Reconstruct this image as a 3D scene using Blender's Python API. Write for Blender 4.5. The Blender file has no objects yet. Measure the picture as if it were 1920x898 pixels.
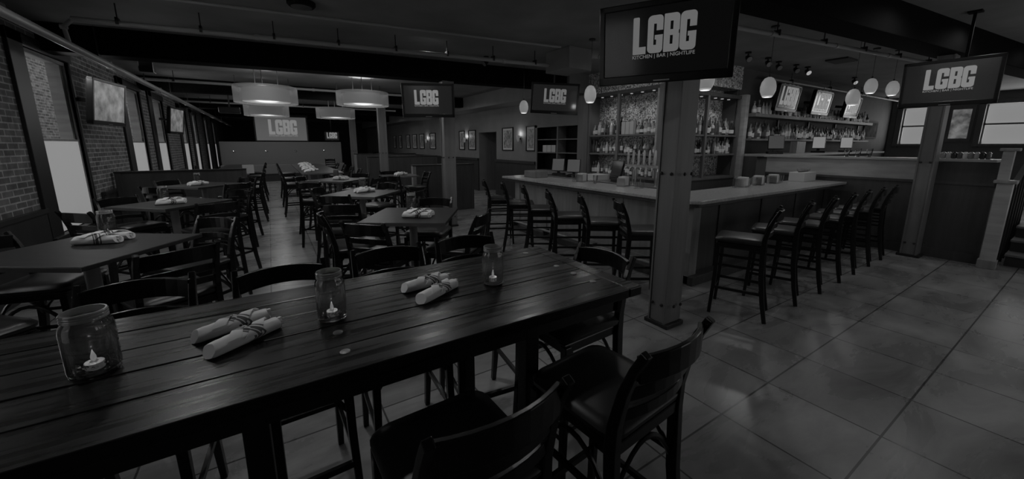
import bpy, math, random
from mathutils import Vector, Matrix
random.seed(7)
C = bpy.context.scene.collection
S = bpy.context.scene
PI = math.pi
H = 1.7

# ------------------------------------------------------------------ camera
cd = bpy.data.cameras.new('camera'); cam = bpy.data.objects.new('camera', cd); C.objects.link(cam)
cam.location = (0, 0, H)
cam.rotation_euler = (math.radians(90-10.561), 0, math.radians(-32.283))
cd.sensor_width = 36; cd.lens = 36*708/1920; cd.shift_y = -45/1920; cd.clip_start = .05; cd.clip_end = 200
S.camera = cam

# ------------------------------------------------------------------ exposure, world
vs = S.view_settings
vs.view_transform = 'Standard'; vs.look = 'None'; vs.exposure = 0.0; vs.gamma = 1; vs.use_curve_mapping = False
W = bpy.data.worlds.new('world'); S.world = W; W.use_nodes = True
bg = W.node_tree.nodes['Background']; bg.inputs[0].default_value = (.55, .55, .55, 1); bg.inputs[1].default_value = 1.0

ZCL = 3.32
LK = 1.0      # master factor of every lamp
def spot(x, y, z, e, ang=150, blend=.8, r=.06):
    l = bpy.data.lights.new('downlight_lamp', 'SPOT'); l.energy = e*LK; l.spot_size = math.radians(ang); l.spot_blend = blend
    l.shadow_soft_size = r
    o = bpy.data.objects.new('downlight_lamp', l); C.objects.link(o); o.location = (x, y, z); return o
def area(name, loc, rot, sx, sy, e):
    l = bpy.data.lights.new(name, 'AREA'); l.shape = 'RECTANGLE'; l.size = sx; l.size_y = sy; l.energy = e*LK
    o = bpy.data.objects.new(name, l); C.objects.link(o); o.location = loc; o.rotation_euler = rot; return o
LW = [(.2, 1.7), (3.4, 4.9), (7.45, 8.8), (11.3, 12.6), (13.6, 14.9), (17.2, 18.5), (19.6, 20.9), (23.0, 24.3), (26.0, 27.3)]   # left windows, Y spans; the first two are unseen, added for fill
# fill lamps in the two added near left windows and added front windows
for (a, b), e in zip(LW[:2], (6, 20)): area('window_daylight', (-2.72, (a+b)/2, 1.75), (0, -PI/2, 0), 2.2, b-a-.1, e)
FILL_NW = [(3.0, 4.6), (5.6, 7.2), (8.6, 10.6)]          # unseen windows added behind the camera for fill light, X spans
for (a, b), e in zip(FILL_NW, (3, 4.5, 7)): area('window_daylight', ((a+b)/2, -1.62, 1.8), (-PI/2, 0, PI), b-a-.1, 1.7, e)
for (a, b), e in (((3.35, 4.25), 10), ((0.2, 2.4), 26)):
    area('window_daylight', (19.12, (a+b)/2, 2.35), (0, PI/2, 0), 1.1, b-a, e)
# spots added inside the farther left window heads, standing in for daylight
for (a, b), e in zip(LW[2:], (34, 26, 26, 26, 26, 14, 10)):
    o = spot(-2.40, (a+b)/2, 2.82, e, 165, 1, .08); o.rotation_euler = (0, math.radians(-62), 0)
# spots without fixtures, added under the ceiling to fill the room
FILL_SPOTS = [(-.9, 4.4, 16), (1.6, 4.6, 16), (-.9, 5.4, 12), (2.3, 6.2, 14), (0, 8.4, 26), (1.9, 8.6, 14), (0, 11.6, 36), (1.6, 12.0, 18),
      (3.1, 4.4, 20), (2.4, 3.2, 9), (.1, 2.9, 36), (6.0, 1.2, 15), (8.0, 1.1, 11), (5.3, 3.9, 15), (7.6, 3.4, 24), (5.3, 5.6, 20), (3.4, 8.9, 12),
      (11.3, 3.2, 13), (14.3, 3.2, 13), (.2, 15.9, 24), (.2, 19.4, 34), (2.4, 19.6, 20), (4.6, 11.2, 36), (4.6, 15.5, 36), (4.6, 20, 26), (10.5, .8, 4)]
for x, y, e in FILL_SPOTS: spot(x, y, ZCL-.03, e, 168, .6, .08)

# ------------------------------------------------------------------ materials
def mat(name, v=.1, rough=.5, metal=0., spec=.5, emit=None, es=1., trans=0., ior=1.45, coat=0.):
    m = bpy.data.materials.new(name); m.use_nodes = True
    b = m.node_tree.nodes['Principled BSDF']
    b.inputs['Base Color'].default_value = (v, v, v, 1); b.inputs['Roughness'].default_value = rough
    b.inputs['Metallic'].default_value = metal; b.inputs['Specular IOR Level'].default_value = spec
    b.inputs['Coat Weight'].default_value = coat
    b.inputs['Transmission Weight'].default_value = trans; b.inputs['IOR'].default_value = ior
    if emit is not None:
        b.inputs['Emission Color'].default_value = (emit, emit, emit, 1); b.inputs['Emission Strength'].default_value = es
    return m
def nn(m, t, **k):
    n = m.node_tree.nodes.new(t)
    for a, b in k.items(): setattr(n, a, b)
    return n
def noise_col(m, scale, lo, hi, detail=4, stretch=(1, 1, 1), dist=0., coords='Object', bump=0., rough=None, rot=(0, 0, 0), world=False):
    L = m.node_tree.links; b = m.node_tree.nodes['Principled BSDF']
    if world: src = nn(m, 'ShaderNodeNewGeometry').outputs['Position']
    else: src = nn(m, 'ShaderNodeTexCoord').outputs[coords]
    mp = nn(m, 'ShaderNodeMapping'); mp.inputs['Scale'].default_value = stretch; mp.inputs['Rotation'].default_value = rot; L.new(src, mp.inputs[0])
    n = nn(m, 'ShaderNodeTexNoise'); n.inputs['Scale'].default_value = scale; n.inputs['Detail'].default_value = detail; n.inputs['Distortion'].default_value = dist
    L.new(mp.outputs[0], n.inputs['Vector'])
    r = nn(m, 'ShaderNodeMapRange'); r.inputs[1].default_value = .3; r.inputs[2].default_value = .7; r.inputs[3].default_value = lo; r.inputs[4].default_value = hi
    L.new(n.outputs[0], r.inputs[0]); L.new(r.outputs[0], b.inputs['Base Color'])
    if bump:
        bu = nn(m, 'ShaderNodeBump'); bu.inputs['Strength'].default_value = bump; bu.inputs['Distance'].default_value = .01
        L.new(n.outputs[0], bu.inputs['Height']); L.new(bu.outputs[0], b.inputs['Normal'])
    if rough:
        r2 = nn(m, 'ShaderNodeMapRange'); r2.inputs[1].default_value = .3; r2.inputs[2].default_value = .7; r2.inputs[3].default_value = rough[0]; r2.inputs[4].default_value = rough[1]
        L.new(n.outputs[0], r2.inputs[0]); L.new(r2.outputs[0], b.inputs['Roughness'])
    return m, r
def brick_mat(name, lo, hi, mortar, axis='YZ'):
    m = mat(name, .1, .85); L = m.node_tree.links; b = m.node_tree.nodes['Principled BSDF']
    g = nn(m, 'ShaderNodeNewGeometry'); s = nn(m, 'ShaderNodeSeparateXYZ'); c = nn(m, 'ShaderNodeCombineXYZ')
    L.new(g.outputs['Position'], s.inputs[0]); L.new(s.outputs['Y' if axis == 'YZ' else 'X'], c.inputs[0]); L.new(s.outputs['Z'], c.inputs[1])
    t = nn(m, 'ShaderNodeTexBrick'); t.inputs['Scale'].default_value = 1; t.inputs['Brick Width'].default_value = .22; t.inputs['Row Height'].default_value = .075
    t.inputs['Mortar Size'].default_value = .009
    t.inputs['Color1'].default_value = (lo, lo, lo, 1); t.inputs['Color2'].default_value = (hi, hi, hi, 1); t.inputs['Mortar'].default_value = (mortar, mortar, mortar, 1)
    L.new(c.outputs[0], t.inputs['Vector'])
    n = nn(m, 'ShaderNodeTexNoise'); n.inputs['Scale'].default_value = 9; n.inputs['Detail'].default_value = 6; L.new(g.outputs['Position'], n.inputs['Vector'])
    mx = nn(m, 'ShaderNodeMix', data_type='RGBA', blend_type='OVERLAY'); mx.inputs[0].default_value = .8
    L.new(t.outputs['Color'], mx.inputs[6]); L.new(n.outputs[0], mx.inputs[7]); L.new(mx.outputs[2], b.inputs['Base Color'])
    bu = nn(m, 'ShaderNodeBump'); bu.inputs['Strength'].default_value = .6; bu.inputs['Distance'].default_value = .02; bu.invert = True
    L.new(t.outputs['Fac'], bu.inputs['Height']); L.new(bu.outputs[0], b.inputs['Normal'])
    return m

M = {}
# floor: 0.61 m stone tiles with a mottled face, thin dark joints
fm = mat('floor_tile', .1, .3, spec=.42); L = fm.node_tree.links; fb = fm.node_tree.nodes['Principled BSDF']
g = nn(fm, 'ShaderNodeNewGeometry')
mp = nn(fm, 'ShaderNodeMapping'); mp.inputs['Location'].default_value = (.15, -.49, 0); L.new(g.outputs['Position'], mp.inputs[0])
br = nn(fm, 'ShaderNodeTexBrick'); br.offset = 0; br.inputs['Scale'].default_value = 1; br.inputs['Brick Width'].default_value = .61; br.inputs['Row Height'].default_value = .61
br.inputs['Mortar Size'].default_value = .006; br.inputs['Mortar Smooth'].default_value = .1; br.inputs['Bias'].default_value = 0
br.inputs['Color1'].default_value = (.85, .85, .85, 1); br.inputs['Color2'].default_value = (1.1, 1.1, 1.1, 1); br.inputs['Mortar'].default_value = (.22, .22, .22, 1)
L.new(mp.outputs[0], br.inputs['Vector'])
mp2 = nn(fm, 'ShaderNodeMapping'); mp2.inputs['Scale'].default_value = (.8, 2.2, 1); mp2.inputs['Rotation'].default_value = (0, 0, .5); L.new(g.outputs['Position'], mp2.inputs[0])
n1 = nn(fm, 'ShaderNodeTexNoise'); n1.inputs['Scale'].default_value = 1.3; n1.inputs['Detail'].default_value = 7; n1.inputs['Roughness'].default_value = .62; n1.inputs['Distortion'].default_value = .5
L.new(mp2.outputs[0], n1.inputs['Vector'])
r1 = nn(fm, 'ShaderNodeMapRange'); r1.inputs[1].default_value = .3; r1.inputs[2].default_value = .72; r1.inputs[3].default_value = .15; r1.inputs[4].default_value = .36; L.new(n1.outputs[0], r1.inputs[0])
mm = nn(fm, 'ShaderNodeMix', data_type='RGBA', blend_type='MULTIPLY'); mm.inputs[0].default_value = 1
L.new(r1.outputs[0], mm.inputs[6]); L.new(br.outputs['Color'], mm.inputs[7]); L.new(mm.outputs[2], fb.inputs['Base Color'])
r3 = nn(fm, 'ShaderNodeMapRange'); r3.inputs[3].default_value = .20; r3.inputs[4].default_value = .36; L.new(n1.outputs[0], r3.inputs[0]); L.new(r3.outputs[0], fb.inputs['Roughness'])
M['floor'] = fm
M['ceil'], _ = noise_col(mat('ceiling_paint', .2, .8), 1.5, .16, .22, world=True)
M['wall'], _ = noise_col(mat('grey_wall_paint', .2, .7), 3, .17, .2, world=True)
M['wallmid'], _ = noise_col(mat('mid_grey_wall_paint', .09, .75), 3, .07, .09, world=True)
M['darkwall'] = mat('dark_wall_paint', .02, .6)
M['wains'], _ = noise_col(mat('dark_wainscot', .03, .45), 3, .025, .035, world=True, stretch=(4, 4, .4))
M['beam'] = mat('black_beam_paint', .006, .95, spec=.05)
M['brick'] = brick_mat('interior_brick', .09, .17, .36)
M['brickout'] = brick_mat('outside_brick', .13, .36, .45)
M['casing'] = mat('black_window_casing', .02, .45)
M['mosaic'] = mat('mosaic_tile', .1, .55)
mo = M['mosaic']; v = nn(mo, 'ShaderNodeTexVoronoi'); v.inputs['Scale'].default_value = 42; gg = nn(mo, 'ShaderNodeNewGeometry'); mo.node_tree.links.new(gg.outputs['Position'], v.inputs['Vector'])
rr = nn(mo, 'ShaderNodeMapRange'); rr.inputs[3].default_value = .02; rr.inputs[4].default_value = .8; sp = nn(mo, 'ShaderNodeSeparateColor'); mo.node_tree.links.new(v.outputs['Color'], sp.inputs[0])
mo.node_tree.links.new(sp.outputs[0], rr.inputs[0]); mo.node_tree.links.new(rr.outputs[0], mo.node_tree.nodes['Principled BSDF'].inputs['Base Color'])
M['table'], _ = noise_col(mat('stained_plank', .03, .25, spec=.35), 4, .005, .014, detail=10, stretch=(.5, 9, 9), dist=.1, bump=.06, rough=(.2, .38))
M['tabledge'] = mat('plank_side', .012, .45)
M['pub'], _ = noise_col(mat('dark_laminate', .04, .42, spec=.28), 3, .022, .034, detail=6, stretch=(1, 8, 1))
M['pubedge'] = mat('worn_table_edge', .10, .4)
M['iron'] = mat('black_iron', .02, .45)
M['pedestal'] = mat('grey_metal_pedestal', .3, .35)
M['chair'] = mat('black_lacquered_wood', .008, .25)
M['seat'] = mat('black_vinyl', .022, .36)
M['bartop'], _ = noise_col(mat('pale_stone', .4, .28), 30, .26, .44, detail=6)
M['barwood'], _ = noise_col(mat('grey_stained_wood', .1, .45), 3, .2, .28, world=True, stretch=(6, 6, .5))
M['bardark'], _ = noise_col(mat('dark_bar_panel', .03, .5), 3, .05, .07, world=True, stretch=(6, 6, .5))
M['column'], _ = noise_col(mat('painted_column', .1, .5), 2.5, .13, .18, world=True, stretch=(5, 5, .4))
M['railwood'], _ = noise_col(mat('light_rail_wood', .2, .4), 2.5, .3, .42, world=True, stretch=(1, 1, 6))
M['black'] = mat('black_plastic', .006, .3)
M['blackmatte'] = mat('matte_black', .004, .7, spec=.2)
M['steel'] = mat('brushed_steel', .45, .3, metal=1)
M['pipe'] = mat('painted_pipe', .28, .45)
M['screen'] = mat('lit_screen', .01, .12, emit=.010)
M['screendark'] = mat('dark_lit_screen', .005, .12, emit=.0025)
M['screenpale'] = mat('projection_screen', .2, .7, emit=.065)
M['letter'] = mat('lit_lettering', .05, .5, emit=.125)
M['letter2'] = mat('lit_lettering_bright', .05, .5, emit=.19)
M['picture'] = mat('lit_picture', .05, .3, emit=.07)
_, q = noise_col(M['picture'], 5, .1, .6, detail=5); M['picture'].node_tree.links.new(q.outputs[0], M['picture'].node_tree.nodes['Principled BSDF'].inputs['Emission Color']); M['picture'].node_tree.nodes['Principled BSDF'].inputs['Emission Strength'].default_value = .25
M['frost'] = mat('frosted_daylit_pane', .3, .6, emit=.205)
M['blind'] = mat('daylit_roller_blind', .3, .8, emit=.19)
M['glass'] = mat('window_glass', .9, .0, trans=1, ior=1.001, spec=.0)
M['jar'] = mat('clear_jar_glass', .42, .03, trans=.97, ior=1.35, coat=.5)
M['jarrim'] = mat('threaded_jar_rim_glass', .45, .15, trans=.4, ior=1.4, coat=.5)
M['tumbler'] = mat('drinking_glass', .9, .03, trans=1, ior=1.2)
M['flame'] = mat('candle_flame', .1, .5, emit=1, es=.35)
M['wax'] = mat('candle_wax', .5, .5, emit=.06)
M['napkin'] = mat('white_cloth', .55, .85)
nk = M['napkin']; tc = nn(nk, 'ShaderNodeTexCoord'); sx = nn(nk, 'ShaderNodeSeparateXYZ'); nk.node_tree.links.new(tc.outputs['Object'], sx.inputs[0])
a1 = nn(nk, 'ShaderNodeMath', operation='MULTIPLY_ADD'); a1.inputs[1].default_value = .9; nk.node_tree.links.new(sx.outputs[1], a1.inputs[0]); nk.node_tree.links.new(sx.outputs[0], a1.inputs[2])
cr = nn(nk, 'ShaderNodeValToRGB'); e = cr.color_ramp; e.interpolation = 'CONSTANT'
ofs = nn(nk, 'ShaderNodeMath', operation='ADD'); ofs.inputs[1].default_value = .5; nk.node_tree.links.new(a1.outputs[0], ofs.inputs[0]); nk.node_tree.links.new(ofs.outputs[0], cr.inputs[0])
e.elements[0].position = 0; e.elements[0].color = (.88,)*3+(1,); e.elements[1].position = .475; e.elements[1].color = (.12,)*3+(1,)
for pz, cv in ((.482, .8), (.488, .12), (.503, .8), (.509, .12), (.516, .8)):
    x = e.elements.new(pz); x.color = (cv,)*3+(1,)
nk.node_tree.links.new(cr.outputs[0], nk.node_tree.nodes['Principled BSDF'].inputs['Base Color'])
M['paper'] = mat('white_paper', .55, .7)
M['drum'] = mat('lantern_fabric', .25, .8, emit=.035)
M['drum'].node_tree.nodes['Principled BSDF'].inputs['Alpha'].default_value = .55
M['drumin'] = mat('lantern_inner_shade', .25, .8, emit=.07)
M['bulb'] = mat('lit_pendant_glass', .4, .4, emit=.13)
M['bulbhot'] = mat('lit_pendant_glow', .4, .4, emit=.26)
M['lamp'] = mat('lit_lens', .4, .4, emit=.3)
M['leather'] = mat('tufted_grey_leather', .2, .42)
M['button'] = mat('steel_button', .7, .15, metal=1)
M['leaf'] = mat('brick_step', .05, .6)
for i, (vv, rg) in enumerate(((.10, .15), (.03, .1), (.4, .2), (.25, .15), (.65, .3))): M['bot%d' % i] = mat('bottle_glass_%s' % 'abcde'[i], vv, rg, coat=.5)
M['label'] = mat('bottle_label', .8, .6); M['labeldark'] = mat('dark_bottle_label', .1, .6); M['cap'] = mat('bottle_cap', .15, .3)
M['artdim'] = mat('dim_print', .1, .9, spec=.05); noise_col(M['artdim'], 4, .02, .16, detail=4)
M['art'] = mat('printed_poster', .3, .5); noise_col(M['art'], 6, .04, .45, detail=5, dist=1.5)

# ------------------------------------------------------------------ mesh builder
class MB:
    def __init__(s): s.v = []; s.f = []; s.mi = []; s.m = 0; s.T = Matrix()
    def add(s, vs, fs):
        k = len(s.v); s.v += [tuple(s.T @ Vector(p)) for p in vs]; s.f += [tuple(i+k for i in f) for f in fs]; s.mi += [s.m]*len(fs); return s
    def box(s, x0, x1, y0, y1, z0, z1):
        return s.add([(x0,y0,z0),(x1,y0,z0),(x1,y1,z0),(x0,y1,z0),(x0,y0,z1),(x1,y0,z1),(x1,y1,z1),(x0,y1,z1)],
                     [(3,2,1,0),(4,5,6,7),(0,1,5,4),(1,2,6,5),(2,3,7,6),(3,0,4,7)])
    def cbox(s, c, d): return s.box(c[0]-d[0]/2, c[0]+d[0]/2, c[1]-d[1]/2, c[1]+d[1]/2, c[2]-d[2]/2, c[2]+d[2]/2)
    def loft(s, loops, cap0=True, cap1=True):
        n = len(loops[0]); vs = [p for l in loops for p in l]; fs = []
        for i in range(len(loops)-1):
            for j in range(n): fs.append((i*n+j, i*n+(j+1) % n, (i+1)*n+(j+1) % n, (i+1)*n+j))
        if cap0: fs.append(tuple(range(n))[::-1])
        if cap1: fs.append(tuple((len(loops)-1)*n+j for j in range(n)))
        return s.add(vs, fs)
    def lathe(s, prof, seg=16, c=(0, 0), caps=True, sx=1, sy=1):
        return s.loft([[(c[0]+r*sx*math.cos(2*PI*j/seg), c[1]+r*sy*math.sin(2*PI*j/seg), z) for j in range(seg)] for r, z in prof], caps, caps)
    def sweep(s, pts, w, h, up=(0, 0, 1), seg=0):
        pts = [Vector(p) for p in pts]; n = len(pts); up = Vector(up); loops = []
        for i, p in enumerate(pts):
            t = (pts[min(i+1, n-1)]-pts[max(i-1, 0)]).normalized()
            a = t.cross(up)
            if a.length < 1e-4: a = t.cross(Vector((0, 1, 0)))
            a.normalize(); b = a.cross(t).normalized()
            ww = w[i] if isinstance(w, (list, tuple)) else w; hh = h[i] if isinstance(h, (list, tuple)) else h
            if seg: loops.append([tuple(p+a*ww/2*math.cos(2*PI*j/seg)+b*hh/2*math.sin(2*PI*j/seg)) for j in range(seg)])
            else: loops.append([tuple(p+a*ww/2*x+b*hh/2*y) for x, y in ((-1,-1),(1,-1),(1,1),(-1,1))])
        return s.loft(loops)
    def prism(s, poly, z0, z1):      # polygon in XY
        n = len(poly); vs = [(x, y, z0) for x, y in poly]+[(x, y, z1) for x, y in poly]
        return s.add(vs, [tuple(range(n))[::-1], tuple(range(n, 2*n))]+[(i, (i+1) % n, n+(i+1) % n, n+i) for i in range(n)])
    def build(s, name, m, parent=None, bevel=0, smooth=False):
        me = bpy.data.meshes.new(name); me.from_pydata(s.v, [], s.f)
        for x in (m if isinstance(m, (list, tuple)) else [m]): me.materials.append(M[x] if isinstance(x, str) else x)
        if any(s.mi): me.polygons.foreach_set('material_index', s.mi)
        if smooth: me.polygons.foreach_set('use_smooth', [True]*len(s.f))
        me.update()
        if smooth:
            try: me.set_sharp_from_angle(angle=math.radians(40))
            except Exception: pass
        o = bpy.data.objects.new(name, me); C.objects.link(o)
        if parent: o.parent = parent
        if bevel:
            b = o.modifiers.new('bevel', 'BEVEL'); b.width = bevel; b.segments = 2; b.limit_method = 'ANGLE'
        return o
def rrect(w, d, r, z, n=4, cx=0, cy=0):
    out = []
    for qx, qy, a0 in ((1, 1, 0), (-1, 1, PI/2), (-1, -1, PI), (1, -1, 1.5*PI)):
        for k in range(n+1):
            a = a0+PI/2*k/n; out.append((cx+qx*(w/2-r)+r*math.cos(a), cy+qy*(d/2-r)+r*math.sin(a), z))
    return out
def thing(name, label, cat, loc=(0, 0, 0), rz=0, group=None):
    o = bpy.data.objects.new(name, None); C.objects.link(o); o.location = loc; o.rotation_euler = (0, 0, rz); o.empty_display_size = .1
    return tag(o, label, cat, group)
def tag(o, label, cat, group=None):
    o['label'] = label; o['category'] = cat
    if group: o['group'] = group
    return o
def struct(o): o['kind'] = 'structure'; return o
def dup(r, loc=None, rz=None, label=None, group=None):
    kids = {}
    for x in bpy.data.objects:
        if x.parent: kids.setdefault(x.parent.name, []).append(x)
    def cp(o, par):
        c = o.copy(); C.objects.link(c); c.parent = par
        for k in kids.get(o.name, []): cp(k, c)
        return c
    c = cp(r, None)
    if loc: c.location = loc
    if rz is not None: c.rotation_euler = (0, 0, rz)
    if label: c['label'] = label
    if group: c['group'] = group
    return c

# ------------------------------------------------------------------ room shell
ZC = 3.32
struct(MB().box(-2.8, 19.3, -1.5, 32, -.12, 0).build('floor', 'floor'))
struct(MB().box(-2.8, 19.3, -1.5, 32, ZC, ZC+.15).build('ceiling', 'ceil'))
# left wall with window openings
SILL, HEAD = .52, 2.93
w = MB(); y = -1.5
for a, b in LW:
    w.box(-2.64, -2.5, y, a, 0, ZC); w.box(-2.64, -2.5, a, b, 0, SILL); w.box(-2.64, -2.5, a, b, HEAD, ZC); y = b
w.box(-2.64, -2.5, y, 32, 0, ZC)
wl = struct(w.build('wall_left', 'brick'))
b = MB()
for a, c in ((-1.5, -.12), (2.02, 3.08), (5.22, 7.13), (9.12, 10.98), (15.2, 16.9), (18.8, 19.3)):
    b.box(-2.5, -2.46, a, c, 0, .86); b.box(-2.5, -2.44, a, c, .86, .91)
struct(b.build('baseboard_left', 'wains'))
struct(MB().box(-2.8, 7, 32, 32.3, 0, ZC).build('wall_far', 'darkwall'))
# window units
for i, (a, c) in enumerate(LW):
    fr = MB()
    fr.box(-2.54, -2.46, a-.34, a, SILL-.1, HEAD+.14); fr.box(-2.54, -2.48, c, c+.05, SILL-.1, HEAD+.05)
    fr.box(-2.54, -2.46, a-.34, c+.05, HEAD, HEAD+.14); fr.box(-2.54, -2.42, a-.34, c+.08, SILL-.12, SILL)
    win = struct(fr.build('window_%d' % (i+1), 'casing', bevel=.006))
    MB().box(-2.70, -2.56, c-.10, c, SILL, HEAD).box(-2.70, -2.56, a, a+.03, SILL, HEAD).box(-2.70, -2.56, a+.03, c-.03, HEAD-.03, HEAD).build('reveal_lining', 'railwood', win)
    MB().box(-2.56, -2.53, a, a+.035, SILL, HEAD).box(-2.56, -2.53, c-.035, c, SILL, HEAD).box(-2.56, -2.53, a+.035, c-.035, HEAD-.05, HEAD).box(-2.56, -2.53, a+.035, c-.035, 1.755, 1.785).build('sash', 'barwood', win)
    MB().box(-2.55, -2.545, a+.035, c-.035, 1.785, HEAD-.05).build('upper_pane', 'glass', win)
    MB().box(-2.55, -2.54, a+.035, c-.035, SILL, 1.755).build('frosted_pane', 'frost', win)
o = MB().box(-5.4, -5.1, -4, 34, -.1, 5).build('wall_outside', 'brickout'); struct(o)

# right wall at the far side of the raised level, with its windows
RW = [(3.35, 4.25), (.2, 2.4)]
w = MB(); w.box(19, 19.3, -1.5, .2, 0, ZC); w.box(19, 19.3, 2.4, 3.35, 0, ZC); w.box(19, 19.3, 4.25, 4.8, 0, ZC)
for a, c in RW: w.box(19, 19.3, a, c, 0, 1.74); w.box(19, 19.3, a, c, 2.95, ZC)
struct(w.build('wall_right', 'wall'))
for i, (a, c) in enumerate(RW):
    fr = MB().box(18.94, 19.02, a-.14, a, 1.62, 3.07).box(18.94, 19.02, c, c+.14, 1.62, 3.07).box(18.94, 19.02, a-.14, c+.14, 2.95, 3.07).box(18.88, 19.02, a-.14, c+.14, 1.66, 1.74)
    win = struct(fr.build('window_%d' % (i+10), 'column', bevel=.005))
    MB().box(19.08, 19.12, a, c, 2.32, 2.37).box(19.08, 19.12, a, a+.04, 1.74, 2.95).box(19.08, 19.12, c-.04, c, 1.74, 2.95).build('sash', 'wall', win)
    MB().box(19.14, 19.15, a, c, 1.74, 2.95).build('blind', 'frost', win)
# the low glowing panel by the stairs is added for a bright patch
# bar back wall of the raised level (the bottle wall), and the wall behind the near side of the room
struct(MB().box(8.66, 19.0, 4.55, 4.8, 0, ZC).box(8.6, 8.7, 4.56, 5.0, 0, ZC).build('wall_back', 'wallmid'))
# right hand passage wall with posters, wainscot, doorway recess
w = MB(); w.box(6.6, 6.9, 6.9, 7.2, 0, ZC); w.box(6.6, 6.9, 9.1, 11.45, 0, ZC); w.box(6.6, 6.9, 12.75, 32, 0, ZC)
w.box(6.6, 6.9, 7.2, 9.1, 2.22, ZC); w.box(6.6, 6.9, 11.45, 12.75, 2.15, ZC); w.box(6.6, 6.9, 7.2, 9.1, 0, 1.0)
struct(w.build('wall_passage', 'wall'))
struct(MB().box(7.5, 7.7, 11.2, 13.0, 0, 2.4).box(6.9, 7.7, 12.75, 12.85, 0, 2.3).box(6.9, 7.7, 11.35, 11.45, 0, 2.3).box(6.9, 7.7, 11.35, 12.85, 2.15, 2.3).build('wall_recess', 'column'))
b = MB()
for a, c in ((9.1, 11.45), (12.75, 30)): b.box(6.56, 6.6, a, c, 0, 1.14); b.box(6.52, 6.6, a, c, 1.14, 1.22)
b.box(7.44, 7.5, 11.45, 12.75, 0, 1.16)
struct(b.build('baseboard_passage', 'wains'))
struct(MB().box(5.9, 6.6, 6.9, 30, 2.9, ZC).build('trim_1', 'wall'))

# beams, each lying across a row of columns
def beam(n, x0, y0, x1, y1, w_, z0=2.95):
    d = Vector((x1-x0, y1-y0, 0)); L_ = d.length; a = math.atan2(d.y, d.x); m = MB(); m.T = Matrix.Translation((x0, y0, 0)) @ Matrix.Rotation(a, 4, 'Z')
    m.box(0, L_, -w_/2, w_/2, z0, ZC); return struct(m.build('trim_%d' % n, 'beam', bevel=.008))
sl = -.115
beam(2, -2.48, 2.1-5.58*sl, 13.5, 2.1+10.4*sl, .32)
beam(3, -2.48, 7.45-5.58*sl, 5.9, 7.45+2.8*sl, .34)
beam(4, -2.48, 12.7, 5.9, 12.7, .32, 3.0); beam(5, -2.48, 17.8, 5.9, 17.8, .32, 3.0); beam(6, -2.48, 22.6, 5.9, 22.6, .32, 3.0)

# ------------------------------------------------------------------ columns
def column(x, y, label, zt=2.95, w_=.22):
    t = thing('column', label, 'column', (x, y, 0))
    h = w_/2
    MB().box(-h, h, -h+.035, h-.035, 0, zt).build('core', 'column', t, bevel=.004)
    for s in (-1, 1): MB().box(-h-.012, h+.012, s*(h-.0375)-.02 if s < 0 else h-.0375, -h+.0375 if s < 0 else s*(h-.0375)+.02, 0, zt).build('flange', 'column', t, bevel=.004)
    MB().box(-h-.018, h+.018, -h-.018, h+.018, 0, .04).build('base_plate', 'iron', t, bevel=.005)
    for z in (.22, 1.45):
        for q in (-.05, .05):
            m = MB(); m.T = Matrix.Translation((-h-.012, q, z)) @ Matrix.Rotation(-PI/2, 4, 'Y'); m.lathe([(.016, 0), (.016, .006), (.009, .014)], 8); m.build('bolt', 'iron', t)
            m = MB(); m.T = Matrix.Translation((q, -h-.018, z)) @ Matrix.Rotation(PI/2, 4, 'X'); m.lathe([(.016, 0), (.016, .006), (.009, .014)], 8); m.build('bolt', 'iron', t)
    return t
column(3.09, 2.12, 'grey bolted post in front of the bar corner, nearest of all posts')
column(3.12, 7.4, 'grey bolted post behind the middle pub tables under a wall screen')
column(3.1, 12.7, 'dark grey post in front of the rear booths', 3.0)
column(3.1, 17.8, 'farthest grey post at the end of the tufted banquette', 3.0)
column(8.32, 1.5, 'grey post standing before the raised counter at the right', 2.95)

# ------------------------------------------------------------------ pipes
def pipe(name, label, pts, r, hang, mt='pipe'):
    t = thing(name, label, 'pipe', pts[0]); p0 = Vector(pts[0])
    L_ = [Vector(p)-p0 for p in pts]
    MB().sweep(L_, r*2, r*2, seg=12).build('pipe_run', mt, t, smooth=True)
    for q in L_[1:-1] if len(L_) > 2 else []:
        MB().sweep([q-Vector((.03, .0, 0)), q+Vector((.03, 0, 0))], r*2.5, r*2.5, seg=12).build('coupling', mt, t)
    for k in range(hang):
        f = (k+.5)/hang; q = L_[0].lerp(L_[-1], f)
        MB().box(q.x-.006, q.x+.006, q.y-.006, q.y+.006, q.z+r, ZC-p0.z).box(q.x-.014, q.x+.014, q.y-r-.012, q.y+r+.012, q.z+r, q.z+r+.03).box(q.x-.014, q.x+.014, q.y-r-.012, q.y-r, q.z-r*.5, q.z+r+.02).build('hanger', 'iron', t)
    return t
def seg(p, q, n): return [tuple(Vector(p).lerp(Vector(q), i/n)) for i in range(n+1)]
pipe('ceiling_pipe', 'grey sprinkler pipe hung along the ceiling just before the nearest full-width beam', seg((-1.75, 6.55, 3.1), (5.25, 5.55, 3.1), 4), .032, 9)
pipe('ceiling_conduit', 'thin dark conduit fixed flat to the ceiling above the near sprinkler pipe', seg((-1.9, 6.0, 3.28), (4.2, 5.15, 3.28), 2), .018, 0)
pipe('wall_pipe', 'thick grey pipe running high along the brick wall above the windows', seg((-1.9, 2, 2.87), (-1.9, 30, 2.87), 9), .045, 12)
pipe('branch_pipe', 'short grey elbow pipe joining the wall pipe to the near sprinkler pipe', [(-1.9, 6.9, 2.87), (-1.88, 6.75, 3.05), (-1.75, 6.56, 3.1)], .022, 0)
pipe('ceiling_pipe', 'grey pipe crossing the ceiling beyond the near beam over the drum lanterns', seg((-2.2, 11.45, 3.1), (4.4, 11.2, 3.1), 4), .03, 6)
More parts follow.
